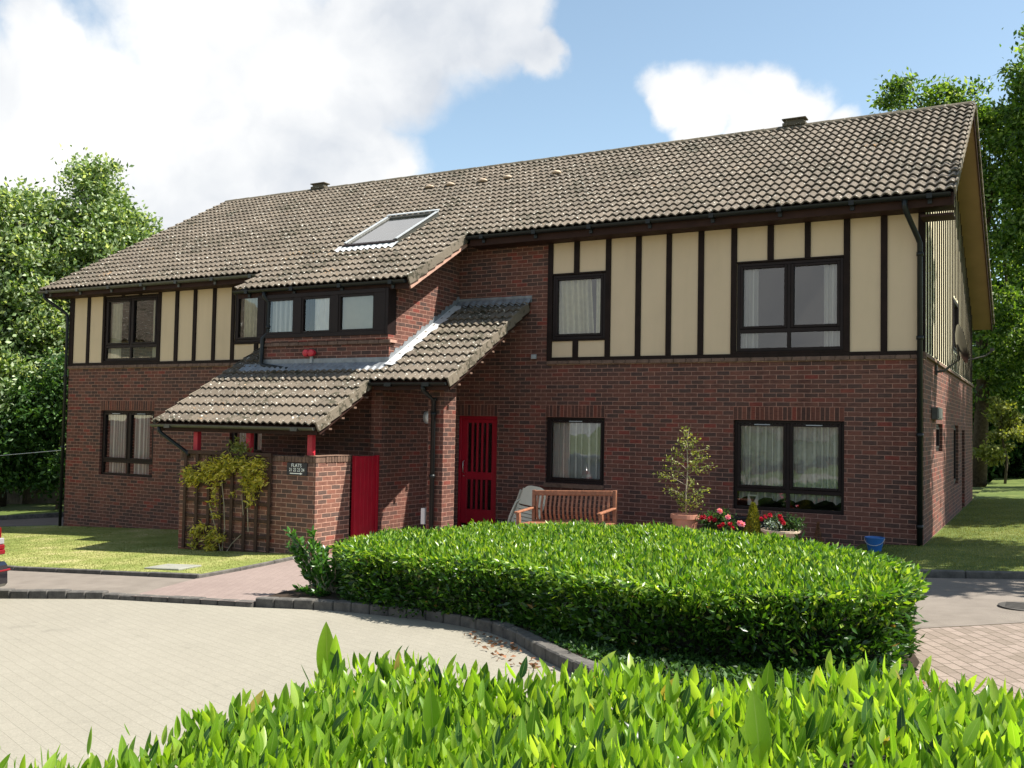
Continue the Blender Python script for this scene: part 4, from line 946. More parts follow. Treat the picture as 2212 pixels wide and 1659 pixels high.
# ------------------------------------------------------------------ small things on the walls
def text_obj(name, body, size, loc, rot, m, parent, sx=1.0):
    cu_ = bpy.data.curves.new('tmp', 'FONT'); cu_.body = body; cu_.size = size; cu_.align_x = 'CENTER'; cu_.extrude = .0012; cu_.offset = size*.004
    t = bpy.data.objects.new('tmp', cu_); COL.objects.link(t); bpy.context.view_layer.update()
    me = bpy.data.meshes.new_from_object(t.evaluated_get(bpy.context.evaluated_depsgraph_get())); bpy.data.objects.remove(t)
    mt = Matrix.Translation(Vector(loc)-Vector(parent['_o'])) @ rot @ Matrix.Diagonal((sx, 1, 1, 1)); me.transform(mt); me.materials.clear(); me.materials.append(m)
    o = bpy.data.objects.new(name, me); COL.objects.link(o); o['_o'] = parent['_o']; o.parent = parent; return o
RX = Matrix.Rotation(math.pi/2, 4, 'X')
sg = thing('direction_sign', (-9.0, -4.0, 1.06), 'black FLATS 21 22 23 24 sign with white arrow on the brick store wall', 'sign')
mb = MB(); mb.box(-9.215, -4.022, 1.055, -8.79, -4.004, 1.262); mb.build('sign_board', M['signblack'], sg, bevel=.003)
text_obj('lettering', 'FLATS', .080, (-9.01, -4.0235, 1.193), RX, M['signwhite'], sg, 1.02)
text_obj('lettering', '21 22 23 24', .078, (-9.002, -4.0235, 1.122), RX, M['signwhite'], sg, .86)
mb = MB(); mb.box(-9.145, -4.0245, 1.081, -8.925, -4.0225, 1.096); mb.poly([(-8.93, -4.0246, 1.068), (-8.875, -4.0246, 1.0885), (-8.93, -4.0246, 1.109)]); mb.build('arrow', M['signwhite'], sg)
# trellis
tr = thing('trellis', (-10.5, -4.0, -.4), 'dark brown square wooden trellis fixed to the brick store wall', 'trellis')
mb = MB()
for x in (-11.52, -11.234, -10.945, -10.66, -10.40, -10.11, -9.836, -9.556): mb.box(x-.030, -4.06, -.30, x+.030, -4.038, 1.36)
mb.build('uprights', M['trellis'], tr)
mb = MB()
for z in (1.35, 1.09, .82, .545, .27, .006, -.263): mb.box(-11.56, -4.037, z-.028, -9.52, -4.016, z+.028)
mb.box(-11.56, -4.075, 1.34, -9.52, -4.056, 1.40); mb.build('rails', M['trellis'], tr)
# alarm twin bell
al = thing('fire_alarm', (-10.25, DY, 3.1), 'red twin sounder fire alarm on brick below the stair windows', 'alarm')
for dx in (-.06, .07):
    mb = MB(); base = len(mb.v)
    mb.tube([(-10.25+dx, DY-.03, 3.20), (-10.25+dx, DY-.06, 3.20), (-10.25+dx, DY-.13, 3.195), (-10.25+dx, DY-.14, 3.195)], [.05, .062, .068, .055], 14); mb.build('sounder', M['alarm'], al, smooth=True)
mb = MB(); mb.box(-10.275, DY-.04, 3.02, -10.225, DY-.003, 3.19); mb.build('bracket', M['grey'], al)
jb = MB(); jb.box(-6.838, -.05, 3.19, -6.742, -.002, 3.275); jb.box(-6.80, -.056, 3.225, -6.78, -.05, 3.245); tag(jb.build('junction_box', M['grey'], origin=(-6.79, 0, 3.19), bevel=.004), 'small grey junction box on the brick left of the curtained upper window', 'junction box')
wl = thing('wall_light', (SX, -1.05, 2.05), 'round white bulkhead light on the porch side wall', 'light')
mb = MB(); mb.tube([(SX+.002, -1.05, 2.05), (SX+.04, -1.05, 2.05)], .12, 20); mb.build('base', M['grey'], wl)
mb = MB(); mb.tube([(SX+.04, -1.05, 2.05), (SX+.07, -1.05, 2.05), (SX+.09, -1.05, 2.05)], [.11, .10, .05], 20); mb.build('diffuser', M['white'], wl, smooth=True)
nb2 = MB(); nb2.box(-7.64, -2.43, .23, -7.565, -2.15, .50); tag(nb2.build('meter_box', M['white'], origin=(-7.6, -2.3, .23), bevel=.004), 'small white box at the foot of the porch pier', 'box')
mbx = thing('utility_box', (0, 1.6, 2.17), 'grey green utility box on the sunny gable brickwork', 'utility box')
mb = MB(); mb.box(.003, 1.15, 2.16, .10, 1.95, 2.36); mb.build('housing', M['gutterg'], mbx, bevel=.006)
mb = MB(); mb.box(.101, 1.2, 2.18, .11, 1.9, 2.34); mb.build('cover', M['gutterg'], mbx, bevel=.003)
ds = thing('satellite_dish', (0, 1.9, 3.0), 'dark satellite dish on the gable end above the brick', 'satellite dish')
mb = MB(); n = 20; cdish = Vector((.33, 1.95, 3.45)); ax = Vector((1, .30, .22)).normalized(); e1 = ax.cross(Vector((0, 0, 1))).normalized(); e2 = e1.cross(ax)
rings = [(0, 0), (.12, .012), (.22, .04), (.31, .08)]
for (r_, d_) in rings:
    for k in range(n): mb.v.append(tuple(cdish+ax*d_+(e1*math.cos(2*math.pi*k/n)+e2*math.sin(2*math.pi*k/n)*1.1)*max(r_, .001)))
for i in range(3):
    for k in range(n): mb.f.append((i*n+k, i*n+(k+1) % n, (i+1)*n+(k+1) % n, (i+1)*n+k))
mb.build('reflector', M['signblack'], ds, smooth=True)
mb = MB(); mb.tube([(.003, 1.85, 2.98), (.14, 1.85, 3.0), (.36, 1.95, 3.2), tuple(cdish)], .022, 8); mb.box(.003, 1.78, 2.93, .03, 1.92, 3.1); mb.build('bracket', M['iron'], ds)
mb = MB(); mb.tube([tuple(cdish-e2*.3+ax*.05), tuple(cdish-e2*.28+ax*.4), tuple(cdish-e2*.22+ax*.52)], .013, 8); e_ = cdish-e2*.2+ax*.52; mb.box(e_.x-.03, e_.y-.03, e_.z-.02, e_.x+.03, e_.y+.04, e_.z+.03); mb.build('receiver_arm', M['iron'], ds)
# washing line
wlp = MB(); wlp.tube([(-18.92, LY-.02, 1.13), (-22.3, -.62, .87), (-27, 0.1, .60)], .008, 6); tag(wlp.build('washing_line', M['grey'], origin=(-20, -1, 1)), 'thin green washing line stretched left from the house corner', 'washing line')

# ------------------------------------------------------------------ leaves
def leafcloud(name, P, Dn, L, Wd, m, parent=None, origin=None, seg=2, fold=.25, curl=.25, seed=0, pointed=.55, uv=False, upref=None):
    """P (n,3) leaf base, Dn (n,3) leaf direction, L (n,), Wd (n,). Each leaf a folded pointed blade of 2*seg quads"""
    r = np.random.default_rng(seed*7+100003); n = len(P); Dn = Dn/np.linalg.norm(Dn, axis=1, keepdims=True)
    ref = r.normal(size=(n, 3)) if upref is None else upref
    S = np.cross(Dn, ref); S /= np.linalg.norm(S, axis=1, keepdims=True)+1e-9; Nn = np.cross(S, Dn)
    ts = np.linspace(0, 1, seg+1) if seg > 2 else np.array([0, .48, 1.0])
    wprof = np.sin(np.pi*np.power(ts, pointed+.35))**.8; wprof[0] = .06; wprof[-1] = .02
    if seg <= 2: wprof = np.array([.15, 1, .03])
    rows = len(ts); V = np.zeros((n, rows, 3, 3)); UVv = np.zeros((n, rows, 3, 2))
    cu_ = curl*(r.random(n)-.35)
    for i, t in enumerate(ts):
        c = P+Dn*(L*t)[:, None]+Nn*(-cu_*L*t*t)[:, None]
        w = (Wd*wprof[i]*.5)[:, None]
        V[:, i, 0] = c-S*w+Nn*w*fold; V[:, i, 1] = c; V[:, i, 2] = c+S*w+Nn*w*fold
        UVv[:, i, 0] = (-1, t); UVv[:, i, 1] = (0, t); UVv[:, i, 2] = (1, t)
    V = V.reshape(-1, 3); UVv = UVv.reshape(-1, 2); base = (np.arange(n)*rows*3)[:, None]
    q = []
    for i in range(rows-1):
        a = i*3; q += [[a, a+1, a+4, a+3], [a+1, a+2, a+5, a+4]]
    q = np.array(q).ravel()[None, :]; F_ = (base+q).reshape(-1, 4)
    O = np.array(parent['_o'] if parent is not None else (origin or (0, 0, 0)), dtype=float)
    me = bpy.data.meshes.new(name); nv, nf = len(V), len(F_)
    me.vertices.add(nv); me.vertices.foreach_set('co', (V-O).astype(np.float32).ravel())
    me.loops.add(nf*4); me.loops.foreach_set('vertex_index', F_.astype(np.int32).ravel())
    me.polygons.add(nf); me.polygons.foreach_set('loop_start', (np.arange(nf)*4).astype(np.int32)); me.polygons.foreach_set('loop_total', np.full(nf, 4, dtype=np.int32))
    if uv:
        l = me.uv_layers.new(name='UVMap'); l.data.foreach_set('uv', UVv[F_.ravel()].astype(np.float32).ravel())
    me.update(calc_edges=True); me.validate()
    if seg > 2: me.polygons.foreach_set('use_smooth', [True]*len(me.polygons))
    me.materials.append(m); o = bpy.data.objects.new(name, me); COL.objects.link(o); o['_o'] = list(O)
    if parent is not None: o.parent = parent
    else: o.location = O
    return o
def inpoly(X_, Y_, poly):
    ins = np.zeros(len(X_), bool); n = len(poly); j = n-1
    for i in range(n):
        xi, yi = poly[i]; xj, yj = poly[j]
        c = ((yi > Y_) != (yj > Y_)) & (X_ < (xj-xi)*(Y_-yi)/(yj-yi+1e-12)+xi); ins ^= c; j = i
    return ins
def edge_dist(X_, Y_, poly):
    d = np.full(len(X_), 1e9); n = len(poly)
    for i in range(n):
        a = np.array(poly[i]); b = np.array(poly[(i+1) % n]); ab = b-a; t = np.clip(((X_-a[0])*ab[0]+(Y_-a[1])*ab[1])/(ab@ab), 0, 1)
        d = np.minimum(d, np.hypot(X_-a[0]-t*ab[0], Y_-a[1]-t*ab[1]))
    return d
gzv = lambda X_: .12+.047*np.clip(X_, -45, 6)

# ------------------------------------------------------------------ mid hedge
HP = [(-5.3, -7.25), (-4.99, -7.5), (-3.97, -7.75), (-2.79, -7.92), (-2.1, -8.36), (-1.5, -8.66), (-.95, -8.80), (-.2, -8.84), (.32, -8.74), (.62, -8.48), (.70, -8.0), (.62, -7.3), (.36, -6.5), (-.02, -5.98), (-.88, -5.15), (-2.2, -4.35), (-3.38, -3.95), (-4.6, -4.05), (-5.3, -4.7), (-5.75, -5.4), (-5.85, -6.3), (-5.6, -7.05)]
hd = thing('laurel_hedge', (-2.4, -7, gz(-2.4)), 'wide clipped laurel hedge behind the curved kerb in front of the flats', 'hedge')
HH = .70
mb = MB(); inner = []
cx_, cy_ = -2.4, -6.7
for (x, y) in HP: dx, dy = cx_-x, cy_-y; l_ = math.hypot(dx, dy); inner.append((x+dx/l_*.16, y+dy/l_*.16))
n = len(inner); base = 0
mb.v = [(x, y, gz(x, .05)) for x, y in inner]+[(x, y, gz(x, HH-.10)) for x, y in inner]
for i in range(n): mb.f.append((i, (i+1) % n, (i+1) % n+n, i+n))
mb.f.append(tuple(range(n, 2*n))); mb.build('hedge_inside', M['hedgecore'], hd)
def hedge_leaves(poly, nt_, ns, H, Lr_, par, mtop, mside, seed, zlow=.03, Wf=.36, seg=2, topjit=.03, tall=0):
    r = np.random.default_rng(seed); xs_ = [p[0] for p in poly]; ys_ = [p[1] for p in poly]
    X_ = r.uniform(min(xs_), max(xs_), nt_*3); Y_ = r.uniform(min(ys_), max(ys_), nt_*3); k = inpoly(X_, Y_, poly); X_, Y_ = X_[k][:nt_], Y_[k][:nt_]
    d = edge_dist(X_, Y_, poly); bump = .05*np.sin(X_*5.1+Y_*2.3)+.04*np.sin(Y_*6.7-X_*1.9)+.03*np.sin(X_*11+Y_*9)
    Z_ = gzv(X_)+H-.07+bump*.6-np.clip(.16-d, 0, .16)*1.0+r.normal(0, topjit, len(X_))-np.abs(r.normal(0, .025, len(X_)))
    D_ = np.stack([r.normal(0, .55, len(X_)), r.normal(0, .55, len(X_)), np.full(len(X_), 1.0)], 1)
    L_ = r.uniform(*Lr_, len(X_)); leafcloud('foliage', np.stack([X_, Y_, Z_], 1), D_, L_, L_*Wf, mtop, par, seed=seed, seg=seg)
    # sides
    per = [np.array(p) for p in poly]; seglen = [np.linalg.norm(per[(i+1) % len(per)]-per[i]) for i in range(len(per))]; tot = sum(seglen)
    ii = r.choice(len(per), ns, p=np.array(seglen)/tot); t = r.random(ns)
    A = np.array([per[i] for i in ii]); B_ = np.array([per[(i+1) % len(per)] for i in ii]); Q = A+(B_-A)*t[:, None]
    dd = (B_-A); nn = np.stack([dd[:, 1], -dd[:, 0]], 1); nn /= np.linalg.norm(nn, axis=1, keepdims=True)
    area = sum(poly[i][0]*poly[(i+1) % len(poly)][1]-poly[(i+1) % len(poly)][0]*poly[i][1] for i in range(len(poly)))
    if area < 0: nn = -nn
    h = r.random(ns)**.85; off = r.normal(-.03, .045, ns)-.16*np.clip(.22-h, 0, 1)*1.2+.05*np.sin(Q[:, 0]*4+h*5)
    Pn = np.stack([Q[:, 0]+nn[:, 0]*off, Q[:, 1]+nn[:, 1]*off, gzv(Q[:, 0])+zlow+h*(H-zlow-.04)], 1)
    D_ = np.stack([nn[:, 0]*.75+r.normal(0, .55, ns), nn[:, 1]*.75+r.normal(0, .55, ns), r.normal(.35, .5, ns)], 1)
    L_ = r.uniform(*Lr_, ns)*1.1; tp = (h+r.normal(0, .14, ns)) > .80
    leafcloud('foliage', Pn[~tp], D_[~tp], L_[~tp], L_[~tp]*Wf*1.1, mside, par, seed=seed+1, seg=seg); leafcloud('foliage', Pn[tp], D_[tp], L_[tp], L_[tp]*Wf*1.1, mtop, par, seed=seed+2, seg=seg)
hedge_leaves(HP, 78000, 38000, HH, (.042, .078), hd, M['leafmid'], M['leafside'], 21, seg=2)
# scattered fresh shoots on the shaded face, dead leaves
# ground cover and leaf litter under the hedge
rr = np.random.default_rng(5)
def along(poly, n, lo, hi, r):
    per = [np.array(p) for p in poly]; L_ = [np.linalg.norm(b-a) for a, b in zip(per, per[1:])]; ii = r.choice(len(L_), n, p=np.array(L_)/sum(L_)); t = r.random(n)
    A = np.array([per[i] for i in ii]); B_ = np.array([per[i+1] for i in ii]); Q = A+(B_-A)*t[:, None]; d = B_-A; nn = np.stack([-d[:, 1], d[:, 0]], 1); nn /= np.linalg.norm(nn, axis=1, keepdims=True)
    return Q+nn*r.uniform(lo, hi, n)[:, None]
Q = np.concatenate([along(KB[1:], 3000, .13, .42, rr), along(KB[7:], 6500, .15, 1.5, rr)])
o = leafcloud('ground_cover', np.stack([Q[:, 0], Q[:, 1], gzv(Q[:, 0])+.09+rr.random(len(Q))*.04], 1), rr.normal(0, 1, (len(Q), 3))*[1, 1, .4]+[0, 0, .35], rr.uniform(.03, .06, len(Q)), rr.uniform(.02, .035, len(Q)), M['darkleaf'], seed=9); o['kind'] = 'stuff'; tag(o, 'small dark ivy leaves creeping along the curved kerb', 'ground cover')
Q = along([(-3.0, -8.05), (-2.5, -8.38), (-2.08, -8.79), (-1.69, -9.1)], 130, -.35, -.02, rr)[:60]; Q2 = np.stack([rr.uniform(.6, .95, 40), rr.uniform(-9.7, -8.3, 40)], 1); Q = np.concatenate([Q, Q2])
o = leafcloud('leaf_litter', np.stack([Q[:, 0], Q[:, 1], gzv(Q[:, 0])+.022], 1), rr.normal(0, 1, (len(Q), 3))*[1, 1, .12], rr.uniform(.035, .07, len(Q)), rr.uniform(.02, .04, len(Q)), M['deadleaf'], seed=10); o['kind'] = 'stuff'; tag(o, 'dry brown leaves lying beside the curved kerb', 'leaf litter')

# straggly bush at the left end
bu = thing('laurel_bush', (-5.95, -6.95, gz(-6)), 'straggly glossy laurel bush at the left end of the hedge', 'bush')
mb = MB(); stems = []; r = random.Random(4)
for i in range(34):
    a = r.uniform(0, 2*math.pi); reach = r.uniform(.1, .5); top = r.uniform(.2, .62)
    if i < 12: end = Vector((-6.12+r.uniform(-.22, .2), -7.05+r.uniform(-.2, .2), gz(-6)+r.uniform(.55, .80)))
    else: end = Vector((-5.85+r.uniform(-.42, .75), -7.05+r.uniform(-.35, .3), gz(-6)+r.uniform(.16, .55)))
    st = Vector((-5.8+r.uniform(-.15, .15), -6.98+r.uniform(-.1, .1), gz(-6, .05))); mid = st.lerp(end, .5)+Vector((r.uniform(-.05, .05), r.uniform(-.05, .05), -.04)); stems.append((st, mid, end)); mb.tube([st, mid, end], [.012, .009, .004], 6)
mb.build('stems', M['stem'], bu)
Pb = []; Db = []
for st, mid, end in stems:
    for k in range(62):
        t = .30+.70*r.random()**.7; p = (st.lerp(mid, t*2) if t < .5 else mid.lerp(end, t*2-1)); d = (end-st).normalized()*.8+Vector((r.gauss(0, .7), r.gauss(0, .7), r.gauss(.25, .5))); Pb.append(p); Db.append(d)
Pb = np.array(Pb); Db = np.array(Db); L_ = rr.uniform(.06, .115, len(Pb)); leafcloud('foliage', Pb, Db, L_, L_*.36, M['leafbush'], bu, seed=31, seg=4)

# ------------------------------------------------------------------ near hedge (big leaves)
nh = thing('laurel_hedge', (.6, -14, gz(.6)), 'near laurel hedge with large bright backlit leaves at the bottom of the photo', 'hedge')
NP = [(-.66, -15.6), (-.66, -14.2), (-.70, -13.6), (-.70, -13.22), (-.35, -13.02), (.1, -12.86), (.5, -12.74), (1.0, -12.55), (1.6, -12.45), (2.6, -12.3), (3.2, -12.3), (3.2, -15.6)]
HN = .935
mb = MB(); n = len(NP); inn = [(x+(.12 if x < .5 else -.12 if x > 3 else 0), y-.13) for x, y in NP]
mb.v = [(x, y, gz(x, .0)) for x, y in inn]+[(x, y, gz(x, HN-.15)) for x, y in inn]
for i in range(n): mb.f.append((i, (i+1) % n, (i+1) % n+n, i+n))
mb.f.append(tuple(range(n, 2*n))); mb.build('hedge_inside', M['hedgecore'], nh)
r = np.random.default_rng(44)
def near_layer(nn, lo, hi, dz, jit, m, spread, seed, seg=7):
    rg = np.random.default_rng(seed)
    X_ = rg.uniform(-1.0, 3.2, nn*2); Y_ = rg.uniform(-15.6, -12.3, nn*2); k = inpoly(X_, Y_, NP) & (Y_ > -15.2); X_, Y_ = X_[k][:nn], Y_[k][:nn]
    Z_ = gzv(X_)+HN+.02+.015*np.clip(X_, 0, 1)+dz+.03*np.sin(X_*7+Y_*3)+.022*np.sin(Y_*9)+rg.normal(0, jit, len(X_))
    D_ = np.stack([rg.normal(.02, spread, len(X_)), rg.normal(0, spread, len(X_)), np.ones(len(X_))], 1)
    L_ = rg.uniform(lo, hi, len(X_))*rg.choice([.8, 1.0, 1.15], len(X_))
    # blades face the camera side or away at random
    ang = rg.normal(0, .9, len(X_)); up = np.stack([np.sin(ang), -np.cos(ang), np.zeros(len(X_))], 1)
    leafcloud('foliage', np.stack([X_, Y_, Z_], 1), D_, L_, L_*rg.uniform(.25, .38, len(X_)), m, nh, seed=seed, seg=seg, fold=.30, curl=.45, uv=True, pointed=.42, upref=up)
near_layer(13000, .045, .082, -.04, .024, M['leafnear'], .33, 51); near_layer(13000, .045, .082, -.085, .025, M['leafnear'], .52, 52, 5)
near_layer(8000, .06, .09, -.15, .03, M['leafnear'], .6, 53, 4)
# side foliage of the near hedge
q = along(NP[:9][::-1], 2600, -.06, .06, r); h = r.random(len(q)); P_ = np.stack([q[:, 0], q[:, 1], gzv(q[:, 0])+.05+h*(HN-.15)], 1); L_ = r.uniform(.07, .12, len(q))
leafcloud('foliage', P_, np.stack([r.normal(-.2, .6, len(q)), r.normal(.4, .6, len(q)), r.normal(.5, .4, len(q))], 1), L_, L_*.36, M['leafside'], nh, seed=54, seg=4)
# tall shoots
TS = [t_ for t_ in [(-.69, -13.16, .25), (-.66, -13.14, .22), (-.71, -13.12, .19), (-.64, -13.18, .17), (-.75, -13.15, .15), (-.15, -13.0, .15), (-.88, -13.6, .14), (.18, -12.95, .13), (1.02, -12.75, .16), (1.06, -12.78, .19), (.98, -12.74, .17), (.8, -12.72, .17), (.78, -12.76, .14), (1.45, -12.9, .20), (1.5, -12.93, .17), (1.2, -12.8, .17), (.95, -13.35, .22), (.55, -13.2, .17), (1.62, -13.2, .2), (-.78, -13.4, .13), (-.35, -13.3, .15), (.0, -13.5, .18), (.3, -13.45, .15), (1.3, -13.5, .18), (.62, -13.7, .17), (-.5, -13.6, .16)] if t_[0] > -.76]
P_ = np.array([(a, b, gz(a)+HN-.10+c*.25) for a, b, c in TS]); D_ = np.stack([r.normal(0, .22, len(TS)), r.normal(0, .12, len(TS)), np.ones(len(TS))], 1); L_ = np.array([c*.95 for a, b, c in TS])
leafcloud('foliage', P_, D_, L_, L_*.33, M['leafnear'], nh, seed=71, seg=9, fold=.2, curl=.35, uv=True, pointed=.5, upref=np.tile([[.25, -1, 0]], (len(TS), 1))+r.normal(0, .45, (len(TS), 3))*[1, 1, 0])

# ------------------------------------------------------------------ trees
def tree(name, label, base, trunk_top, r0, clumps, nleaf, lsize, m, seed, group=None, cat='tree', branches=14, cl=.55, density_in=.35):
    t = thing(name, base, label, cat, group); r = np.random.default_rng(seed); rd = random.Random(seed)
    mb = MB(); bx, by, bz = base; tx, ty, tz = trunk_top
    pts = [(bx, by, bz-.2), (bx+(tx-bx)*.3+.1, by+(ty-by)*.3, bz+(tz-bz)*.33), (bx+(tx-bx)*.7-.08, by+(ty-by)*.7, bz+(tz-bz)*.68), (tx, ty, tz)]
    mb.tube(pts, [r0*1.25, r0, r0*.7, r0*.3], 10)
    for i in range(branches):
        c = clumps[i % len(clumps)]; f_ = rd.uniform(.35, .95); s = Vector(pts[1]).lerp(Vector(pts[3]), f_) if f_ > .4 else Vector(pts[1])
        e = Vector((c[0]+rd.uniform(-.6, .6)*c[3], c[1]+rd.uniform(-.6, .6)*c[4], c[2]+rd.uniform(-.3, .7)*c[5])); md = s.lerp(e, .5)+Vector((rd.uniform(-.3, .3), rd.uniform(-.3, .3), rd.uniform(0, .4)))
        mb.tube([s, md, e], [r0*.38, r0*.22, r0*.06], 7)
    mb.build('trunk', M['bark'], t, smooth=True)
    vol = np.array([c[3]*c[4]*c[5] for c in clumps])**.67; vol /= vol.sum(); P_ = []; D_ = []
    for c, v in zip(clumps, vol):
        nl = int(nleaf*v); nsub = max(6, int(nl/95)); u = r.normal(size=(nsub, 3)); u /= np.linalg.norm(u, axis=1, keepdims=True)
        rad_ = np.where(r.random(nsub) < density_in, r.uniform(.3, .8, nsub), r.uniform(.8, 1.08, nsub)); ctr = np.array(c[:3])+u*rad_[:, None]*np.array(c[3:6])
        k = r.integers(0, nsub, nl); g_ = r.normal(size=(nl, 3))*cl*np.array([.62, .62, .38])*r.uniform(.5, 1.1, (nsub, 1))[k]
        P_.append(ctr[k]+g_); D_.append(u[k]*.5+r.normal(0, .6, (nl, 3))+[0, 0, -.12])
    P_ = np.concatenate(P_); D_ = np.concatenate(D_); L_ = r.uniform(lsize*.7, lsize*1.3, len(P_))
    leafcloud('crown', P_, D_, L_, L_*.55, m, t, seed=seed, seg=2, curl=.4)
    return t
tree('broadleaf_tree', 'tall silvery green tree rising behind the left end of the roof', (-27.9, 6.6, gz(-28)), (-27.8, 6.4, 9.3), .22,
     [(-27.75, 6.3, 9.2, 1.1, 1.2, 1.7), (-27.9, 6.4, 7.4, 2.0, 1.8, 1.7), (-26.6, 7.2, 6.6, 1.3, 1.3, 1.3), (-26.9, 7.3, 8.2, .8, .8, 1.0), (-28.2, 6.3, 5.0, 2.2, 2.0, 1.7), (-27.0, 6.6, 3.6, 2.0, 1.8, 1.6), (-28.3, 6.2, 10.4, .45, .5, .6)], 62000, .17, M['treeleafL'], 1, 'broadleaf trees behind the flats', branches=20)
tree('broadleaf_tree', 'broad silvery green tree at the left edge of the photo', (-29.4, 4.0, gz(-29)), (-29.2, 4.3, 8.4), .25,
     [(-29.0, 4.4, 8.6, 1.2, 1.4, 1.2), (-30.6, 3.4, 8.0, 1.7, 1.8, 1.4), (-29.2, 4.3, 6.7, 2.3, 2.0, 1.7), (-29.2, 3.8, 4.6, 2.4, 2.0, 1.8), (-28.6, 4.0, 2.8, 2.3, 1.8, 1.6), (-31, 2.8, 5.2, 2.2, 2, 2.2)], 62000, .17, M['treeleafL'], 2, 'broadleaf trees behind the flats', branches=18)
tree('shrub', 'dark leafy shrub low between the left fence and house corner', (-25.6, 3.6, gz(-25.6)), (-25.5, 3.7, 2.2), .08,
     [(-25.3, 4.1, 2.6, 1.0, 1.0, 1.3), (-26.4, 3.4, 2.0, 1.1, 1.0, 1.2), (-24.7, 4.4, 1.2, .9, .9, .9), (-27.3, 3.4, .9, 1.2, .9, .9), (-25.3, 4.0, .2, 1.0, .9, .7)], 26000, .15, M['darkleaf'], 3, None, 'shrub', 10)
tree('shrub', 'low dark shrub at the far left above the fence', (-28.4, 3.0, gz(-28.4)), (-28.3, 3.1, 1.2), .07,
     [(-28.6, 2.8, 1.2, 1.5, 1.0, 1.2), (-30.2, 2.2, 1.2, 1.6, 1.0, 1.3), (-27.6, 3.2, .5, 1.2, .9, .8)], 22000, .15, M['darkleaf'], 31, None, 'shrub', 8)
tree('broadleaf_tree', 'tall green tree crossing the top right corner of the photo', (2.6, 19.0, gz(2)), (2.0, 18.6, 13), .24,
     [(1.9, 18.0, 13.6, 1.2, 1.4, 1.2), (1.3, 18.6, 12.0, 1.0, 1.2, .9), (2.6, 18.4, 12, 1.9, 1.6, 1.8), (1.0, 19.4, 10.6, .9, 1.1, .9), (2.2, 19, 9.6, 1.7, 1.6, 1.4), (1.4, 19.4, 8.0, 1.2, 1.2, 1.0), (2.7, 19, 15.0, 1.3, 1.3, 1.2), (3.2, 18.5, 6.5, 1.9, 1.6, 1.6)], 31000, .16, M['treeleafR'], 4, 'broadleaf trees behind the flats', branches=20, cl=.5, density_in=.25)
tree('broadleaf_tree', 'green tree showing just behind the right gable end', (-.4, 21.6, gz(0)), (-.2, 21.2, 11.5), .22,
     [(-.6, 19.6, 12.9, 1.0, 1.0, .7), (.2, 20.0, 12.0, 1.1, 1.1, 1.0), (-2.2, 19.0, 13.4, .95, .9, .55), (-1.3, 19.8, 12.6, .9, .9, .7), (.4, 21, 10.2, 1.2, 1.2, 1.0), (.3, 21, 8.2, 1.0, 1.2, .9), (.7, 21.4, 5.6, 1.5, 1.3, 1.3), (.2, 21.6, 3.9, 1.6, 1.4, 1.2), (-1.5, 21.4, 10.8, 1.6, 1.4, 1.5)], 34000, .16, M['treeleafR'], 5, 'broadleaf trees behind the flats', branches=20, cl=.5, density_in=.25)
tree('shrub', 'shaded dark thicket beyond the right hand lawn', (.4, 27, gz(0)), (.4, 27, 3.5), .12,
     [(.5, 25.6, .9, 1.6, .8, 1.0), (-1.0, 25.8, 2.6, 1.6, .9, 1.6), (1.6, 25.4, 4.8, 1.6, 1.0, 1.5), (-.6, 26.8, 3.2, 1.8, 1.2, 2.0), (1.6, 26.4, 3.4, 1.9, 1.2, 2.2), (.4, 26.6, 1.4, 1.8, 1.0, 1.2), (2.6, 26.2, 1.2, 1.6, 1.0, 1.2), (-1.4, 27, 1.2, 1.5, 1, 1.2), (.6, 27.5, 6.2, 2.2, 1.3, 2.0), (2.6, 27, 8.2, 2.2, 1.3, 2.2)], 60000, .23, M['darkleaf'], 6, None, 'shrub', 8)
tree('sapling', 'small sunlit bright green sapling in front of the dark thicket', (.45, 20.4, gz(0)), (.4, 20.4, 2.9), .04,
     [(.35, 20.3, 2.9, .35, .35, .5), (.55, 20.4, 2.1, .55, .45, .5), (.25, 20.4, 1.4, .5, .4, .4)], 2300, .15, M['tubleaf'], 7, None, 'tree', 8, .22)
# tree standing just outside the frame on the right; its crown shades the lawn and the house corner
tree('broadleaf_tree', 'leafy tree right of the flats casting dappled shade on the right lawn', (4.6, 1.4, gz(4.6)), (4.2, 1.3, 8.5), .16,
     [(3.3, 1.2, 6.3, 1.0, 1.2, 1.3), (3.4, 1.5, 8.7, 1.0, 1.3, 1.5), (4.7, -1.3, 7.6, 1.3, 1.2, .9), (5.6, 1.0, 8.6, 1.2, 1.4, 1.3)], 11000, .22, M['treeleafR'], 8, 'broadleaf trees behind the flats', branches=12, cl=.45)
tree('broadleaf_tree', 'large tree beyond the right lawn shading the grass by the gable', (6.2, 9.5, gz(6)), (5.6, 9.3, 9.2), .25,
     [(5.0, 7.4, 9.0, 1.2, 2.0, .9), (5.2, 10.5, 9.2, 1.3, 2.4, 1.0), (4.8, 13.0, 9.0, 1.2, 1.6, 1.0), (6.6, 9.5, 10.4, 1.4, 2.6, 1.0)], 26000, .26, M['treeleafR'], 88, 'broadleaf trees behind the flats', branches=12, cl=.6)

